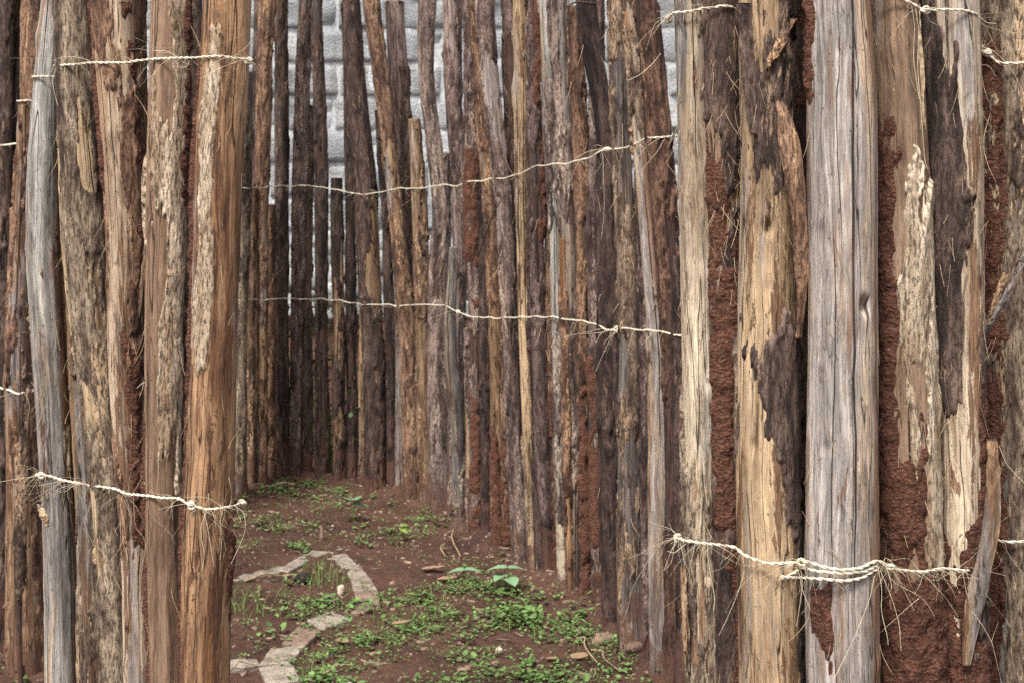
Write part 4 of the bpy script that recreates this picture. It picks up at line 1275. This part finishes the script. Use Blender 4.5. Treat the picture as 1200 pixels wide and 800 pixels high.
def inside(x, y):
    """inside the curved fence?"""
    pxx = 600 + x * F / y
    lim = base_depth(np.clip(pxx, 100, 900))
    return y < lim - .12


PATCH = [(560, 395, .22, 1), (790, 370, .32, 1.2), (860, 420, .25, 1.1), (450, 470, .32, .95), (300, 385, .22, .8), (260, 545, .2, .9), (640, 520, .30, .7), (980, 540, .22, .9), (520, 560, .25, .6), (740, 590, .3, .9),
         (230, 70, .3, .55), (330, 90, .3, .3), (490, 200, .12, .9), (440, 195, .10, .9), (640, 420, .2, .8), (700, 470, .22, .8), (560, 170, .2, .5), (150, 185, .2, .5), (410, 400, .15, .9), (840, 470, .2, .8), (880, 560, .2, .6), (400, 560, .2, .6)]
PC = np.array([cg(u, v)[:2] for u, v, r, w in PATCH])
PRr = np.array([r for *_, r, w in PATCH])
PW = np.array([p[3] for p in PATCH])
N = 26000
cxr = RNG.uniform(-2.2, 1.0, N)
cyr = RNG.uniform(2.9, 7.6, N)
dens = np.zeros(N)
for c, r, w in zip(PC, PRr, PW):
    dens = np.maximum(dens, w * np.exp(-((cxr - c[0]) ** 2 + ((cyr - c[1]) * .8) ** 2) / (2 * (r * .62) ** 2)))
nz1 = fbm(np.stack([cxr * 5, cyr * 5, cxr * 0], -1), 3)
keep = (RNG.random(N) < (0.035 + .62 * dens * np.clip(.5 + 1.6 * nz1, 0.05, 1.4))) & inside(cxr, cyr)
cl = np.stack([cxr, cyr], -1)[keep]
LP, LY, LT, LL, LW = [], [], [], [], []
for c in cl:
    m = RNG.integers(4, 15)
    sz = RNG.uniform(.005, .012) if RNG.random() < .8 else RNG.uniform(.012, .024)
    off = RNG.normal(0, .018, (m, 2))
    ang = np.arctan2(off[:, 1], off[:, 0]) + RNG.normal(0, .6, m)
    x, y = c[0] + off[:, 0], c[1] + off[:, 1]
    zz = ground_z(x, y) + RNG.uniform(.002, .030, m)
    LP.append(np.stack([x, y, zz], -1))
    LY.append(ang)
    LT.append(RNG.normal(.2, .35, m))
    LL.append(sz * RNG.uniform(.7, 1.4, m))
    LW.append(sz * RNG.uniform(.7, 1.1, m))
v, f = leaf_batch(np.concatenate(LP), np.concatenate(LY), np.concatenate(LT), np.concatenate(LL), np.concatenate(LW))
o = mesh_obj("ground_cover", v, f, LEAF)
tag(o, "low green weeds spreading over the red soil", "ground cover", kind="stuff")


def blades(spots, name, label, lean=1.1):
    mb = MB()
    for (x, y, n, hgt, spread) in spots:
        n, hgt = int(n * .8), hgt * .75
        for _ in range(n):
            a = RNG.uniform(0, 2 * np.pi)
            p0 = np.array([x + RNG.normal(0, spread), y + RNG.normal(0, spread), 0])
            p0[2] = float(ground_z(p0[0:1], p0[1:2])[0])
            h = hgt * RNG.uniform(.5, 1.2)
            t = np.linspace(0, 1, 6)
            l = RNG.uniform(.1, lean) * h
            sx, sy = np.cos(a), np.sin(a)
            cx, cy, cz = p0[0] + sx * l * t ** 2, p0[1] + sy * l * t ** 2, p0[2] + h * (t - .25 * t ** 3 * lean)
            wd = .0022 * (1 - t * .85)
            wd = wd * .7
            L_ = np.stack([cx - sy * wd, cy + sx * wd, cz], -1)
            R_ = np.stack([cx + sy * wd, cy - sx * wd, cz], -1)
            k = np.arange(5)
            mb.add(np.concatenate([L_, R_]), np.stack([k, k + 6, k + 7, k + 1], -1))
    o = mb.build(name, GRASS)
    tag(o, label, "grass", kind="stuff")


def sp(u, v, *r):
    p = cg(u, v)
    return (p[0], p[1], *r)


blades([sp(60, 415, 60, .13, .06), sp(265, 330, 55, .16, .05), sp(140, 370, 20, .10, .05), sp(250, 300, 20, .12, .04), sp(590, 430, 30, .09, .06), sp(560, 400, 30, .10, .08), sp(250, 560, 30, .09, .05),
        sp(980, 530, 26, .10, .08), sp(800, 480, 20, .09, .1), sp(450, 455, 25, .08, .1), sp(480, 430, 25, .09, .08), sp(60, 380, 30, .12, .05)], "grass", "thin grass growing by the pavers and on the soil")


def heart_leaf(c, yaw, L, droop=.25):
    """broad heart-shaped leaf as a small grid with thickness of curl"""
    t = np.linspace(0, 1, 9)
    w = .5 * np.sin(np.pi * np.clip(t * .93 + .07, 0, 1)) ** .75 * (1 - .25 * t)
    k = np.linspace(-1, 1, 7)
    X = np.repeat(t[:, None], 7, 1) - .16 * (np.abs(k) ** 1.2)[None] * (1 - t[:, None])
    Y = w[:, None] * k[None]
    Z = .10 * np.abs(k)[None] * w[:, None] * 2 - droop * X ** 2 + .012 * np.sin(X * 18) * np.abs(k)[None]
    cw, sw = math.cos(yaw), math.sin(yaw)
    v = np.stack([X * cw - Y * sw, X * sw + Y * cw, Z], -1).reshape(-1, 3) * L + c
    q = (np.arange(8)[:, None] * 7 + np.arange(6)[None]).ravel()
    return v, np.stack([q, q + 1, q + 8, q + 7], -1)


def seedling(u, v, leaves, label, h, mat=BROAD, name="seedling", foot=None):
    p = cg(*(foot or (u, v + 30)))
    p[2] = float(ground_z(p[0:1], p[1:2])[0])
    root = empty(name, tuple(p))
    tag(root, label, "seedling", "leafy seedlings on the soil")
    for (du, dv, L, yaw) in leaves:
        k = 1500 / p[1] * 2.308
        c = np.array([du / k, RNG.normal(0, .012), h - dv / k])
        m, f = heart_leaf(c, yaw, L)
        mesh_obj("leaf", m, f, mat, root)
        t = np.linspace(0, 1, 8)[:, None]
        q = t * c + np.array([0, 0, .25 * h]) * (t * (1 - t))
        m, f = tube(q, .0016, 5)
        mesh_obj("stem", m, f, STEM, root)


seedling(770, 300, [(-5, 2, .075, 2.9), (12, 4, .065, .3), (-6, 20, .06, -2.2), (8, 28, .068, -1.2)], "four-leaved broad green seedling nearest the pole fence", .10, foot=(768, 352))
seedling(655, 310, [(-4, 0, .065, 3.0), (6, 2, .065, .1)], "two-leaved seedling left of the broad-leaved one", .05, foot=(656, 328))
BRIGHT = leaf_mat("bright_sprout_leaf", (0.19, 0.28, 0.05), .2)
seedling(490, 200, [(-2, 0, .045, 2.4), (4, -4, .045, .7), (0, 6, .04, -1.4), (3, 4, .035, -.3)], "bright yellow-green sprout in the middle of the bare soil", .07, BRIGHT, foot=(490, 218))
seedling(350, 140, [(-2, -12, .12, 1.9), (2, 4, .09, .4)], "tall pale sprout near the fence's back corner", .10, BROAD, foot=(356, 168))


# weeds behind the fence, before the bank
def weed(x, y, h, n, spread, label, seed):
    rs = np.random.default_rng(seed)
    root = empty("weed_shrub", (x, y, 0))
    tag(root, label, "shrub", "weedy shrubs behind the inner fence")
    st, P, Yw, Pt = MB(), [], [], []
    for _ in range(9):
        tip = np.array([rs.normal(0, spread), rs.normal(0, spread * .5), h * rs.uniform(.55, 1)])
        t = np.linspace(0, 1, 10)[:, None]
        q = t * tip + np.array([rs.normal(0, .06), rs.normal(0, .06), 0]) * np.sin(t * 3.1)
        a, b = tube(q, np.linspace(.008, .002, 10), 5)
        st.add(a, b)
        m = n // 9
        tt = rs.uniform(.15, 1, m)
        P.append(np.stack([np.interp(tt, t[:, 0], q[:, k]) for k in range(3)], -1) + rs.normal(0, .05, (m, 3)))
        Yw.append(rs.uniform(0, 6.3, m))
        Pt.append(rs.normal(.1, .5, m))
    P = np.concatenate(P)
    P[:, 2] = np.maximum(P[:, 2], .02)
    st.build("stem", STEM, root)
    ln = rs.uniform(.025, .05, len(P))
    v, f = leaf_batch(P, np.concatenate(Yw), np.concatenate(Pt), ln, ln * .7)
    o = mesh_obj("foliage", v, f, SHADE, root)


for i, (u, d, h, lab) in enumerate([(335, 8.15, .75, "green weed shrub glimpsed left of the left-leaning dark grey pole"), (386, 7.95, 1.15, "green weed shrub glimpsed beside the short knobbly post"),
                                    (470, 7.5, .8, "green weed shrub glimpsed behind the flat-topped grey post"), (520, 7.35, 1.05, "green weed shrub glimpsed by the wavy dark pole"), (592, 6.6, .9, "green weed shrub glimpsed behind the leaning grey-brown pole")]):
    weed((u - 600) * d / F, d, h, 420, .16, lab, 40 + i)

# ------------------------------------------------------------------ stones, rubble, litter
def rock(c, s, mat, name, label, cat, group=None, seed=0, flat=.6):
    rs = np.random.default_rng(seed)
    th = np.linspace(0, np.pi, 12)
    ph = np.linspace(0, 2 * np.pi, 18, endpoint=False)
    T, Pp = np.meshgrid(th, ph, indexing='ij')
    v = np.stack([np.sin(T) * np.cos(Pp), np.sin(T) * np.sin(Pp), np.cos(T)], -1)
    v = np.sign(v) * np.abs(v) ** .72
    r = 1 + .28 * fbm(v * 1.3 + seed * 3.1, 3)
    v = v * r[..., None] * np.array(s)
    a = rs.uniform(0, 3)
    v = np.stack([v[..., 0] * math.cos(a) - v[..., 1] * math.sin(a), v[..., 0] * math.sin(a) + v[..., 1] * math.cos(a), v[..., 2]], -1)
    i = np.arange(11)[:, None] * 18
    j = np.arange(18)[None]
    j1 = (j + 1) % 18
    f = np.stack([i + j, i + 18 + j, i + 18 + j1, i + j1], -1).reshape(-1, 4)
    o = mesh_obj(name, v.reshape(-1, 3), f, mat, None, tuple(c))
    tag(o, label, cat, group)


STONE = plain("soil_stained_stone", (0.22, 0.14, 0.10), .45, 30)
PALE = plain("pale_chip", (0.55, 0.45, 0.36), .3, 40)
CLOD = plain("dark_clod", (0.03, 0.022, 0.02), .5, 40)
RUB = plain("pale_rubble", (0.33, 0.32, 0.30), .4, 12)


def on(u, v, dz=0.0):
    p = cg(u, v)
    p[2] = float(ground_z(p[0:1], p[1:2])[0]) + dz
    return p


rock(on(218, 325, .015), (.036, .032, .024), CLOD, "soil_clod", "dark lump of soil inside the edging arc", "clod", seed=1)
rock(on(322, 352, .015), (  .014, .011, .02), PALE, "stone", "small pinkish stone inside the arc beside the right pavers", "stone", seed=2)
rock(on(1030, 490, .01), (.04, .03, .02), STONE, "stone", "rounded brown stone at the foot of the nearest inner poles", "stone", seed=3)
rock(on(960, 470, .01), (.02, .016, .01), STONE, "stone", "small brown stone left of the rounded one by the poles", "stone", seed=4)
rock(on(750, 512, .01), (.012, .011, .010), PALE, "stone", "small pale pebble among the green weeds at front", "stone", seed=5)
rock(on(610, 158, .01), (.02, .018, .012), STONE, "stone", "stone near the base of the mud-tongued pole", "stone", seed=6)
rock(on(270, 215, .02), (.012, .010, .035), STONE, "brick_chip", "thin upright red chip above the arc's top paver", "chip", seed=7)
rock(on(1115, 542, .01), (.035, .022, .016), PAV[1], "brick_chip", "orange brick fragment lying by the bleached pole's foot", "chip", seed=8)
rock(on(350, 597, .0), (.018, .012, .008), PALE, "stone", "white flake at the bottom edge right of the nearest paver", "stone", seed=9)
rock(on(300, 170, .005), (.006, .006, .006), PALE, "stone", "tiny white pebble on bare soil near the back", "stone", seed=10)
# rubble on the bank before the wall
rub = [(292, 290, 9.0), (300, 315, 8.9), (338, 300, 9.0), (345, 318, 8.9), (392, 275, 9.1), (388, 318, 8.9), (395, 336, 8.8), (480, 295, 9.0), (486, 318, 8.9), (500, 300, 9.0), (440, 300, 9.1), (520, 310, 9.0), (560, 300, 9.0), (640, 300, 9.0), (700, 290, 9.0)]
PLACE = ["left-leaning grey pole", "flat-topped grey post", "thick patched pole", "wavy dark pole"]
for i, (x, y, d) in enumerate(rub):
    rock(px(x, y, d) - np.array([0, 0, .06]), (.17, .12, .085), RUB, "rubble_stone", "pale rubble stone on the earth bank behind the inner fence", "rubble stone", "pale rubble stones behind the inner fence", seed=20 + i)

DRY = leaf_mat("dry_leaf", (0.24, 0.15, 0.09), .4)
for u, v, yaw, L, lab in [(548, 297, .1, .12, "pale dry leaf left of the two-leaved seedling"), (590, 326, -.1, .14, "long reddish dry leaf in front of the pale dry leaf"), (470, 448, .5, .08, "curled tan dry leaf amid the centre weeds"),
                          (960, 545, 1.2, .09, "dry brown leaf near the right front weeds"), (165, 315, .3, .07, "pale dry leaf beside the dark soil lump"), (880, 545, 0, .05, "dark brown flat leaf at front right"), (330, 500, 2, .07, "small dry leaf right of the red-stained paver")]:
    p = on(u, v, .012)
    m, f = heart_leaf(np.zeros(3), yaw, L, droop=-.15)
    m = m * np.array([.75, .75, .75])
    m = m * np.array([1, .55, 1])
    o = mesh_obj("dry_leaf", m, f, DRY, None, tuple(p))
    tag(o, lab, "dry leaf", "dry leaves on the soil")
TW = plain("dry_twig", (0.30, 0.215, 0.13), .4, 50)
for (a, b, r, hh, lab) in [((612, 195), (640, 265), .005, .05, "thin brown twig slanting on bare soil in the middle"), ((60, 330), (170, 318), .006, .02, "pale twig lying beside the left grey paver"), ((130, 75), (210, 72), .01, .02, "grey stick lying near the back corner poles"),
                           ((598, 240), (600, 262), .004, .03, "short twig left of the slanting one"), ((1000, 520), (1070, 575), .004, .02, "straw twig at front right by the pole feet"), ((960, 490), (1010, 560), .004, .03, "bent straw among weeds at front right"),
                           ((270, 575), (360, 560), .005, .015, "dark twig right of the nearest paver"), ((0, 580), (95, 555), .003, .03, "thin straw over the thin pale paver")]:
    p, q = on(*a, dz=.01), on(*b, dz=.01)
    t = np.linspace(0, 1, 16)[:, None]
    pp = p + t * (q - p) + np.array([0, 0, hh]) * np.sin(t * np.pi) + .012 * np.sin(t * 7) * np.array([1, .3, 0])
    v, f = tube(pp - p, np.linspace(r, r * .5, 16), 6)
    o = mesh_obj("twig", v, f, TW, None, tuple(p))
    tag(o, lab, "twig", "twigs on the soil")
# fine litter: crumbs, chips, dead grass
mb = MB()
n = 0
while n < 2300:
    x, y = RNG.uniform(-2.1, .9), RNG.uniform(3.0, 7.5)
    if n > 1700:                                            # litter caught at the feet of the poles
        y = float(base_depth(min(max(600 + x * F / max(y, 3.5), 240), 800))) - abs(RNG.normal(.10, .07))
        if abs(x) > 1.9: continue
    elif not inside(np.array([x]), np.array([y]))[0]: continue
    n += 1
    z = float(ground_z(np.array([x]), np.array([y]))[0])
    a, l, w_ = RNG.uniform(0, 6.3), RNG.uniform(.003, .014) * RNG.choice([.5, .8, 1, 2.0]), RNG.uniform(.0015, .006)
    c_, s_ = math.cos(a), math.sin(a)
    hh = RNG.uniform(.002, .010)
    q = np.array([[-l, -w_, 0], [l, -w_ * .6, 0], [l, w_ * .7, 0], [-l * .9, w_, 0], [-l * .9, -w_ * .8, hh], [l * .9, -w_ * .5, hh], [l * .9, w_ * .5, hh], [-l * .8, w_ * .7, hh]])
    q = np.stack([q[:, 0] * c_ - q[:, 1] * s_ + x, q[:, 0] * s_ + q[:, 1] * c_ + y, q[:, 2] + z], -1)
    mb.add(q, np.array([[4, 5, 6, 7], [0, 1, 5, 4], [1, 2, 6, 5], [2, 3, 7, 6], [3, 0, 4, 7]]))
LIT = leaf_mat("litter", (0.17, 0.115, 0.08), .8)
o = mb.build("litter", LIT, smooth=False)
tag(o, "crumbs of bark and dead leaf scattered over the soil", "litter", kind="stuff")
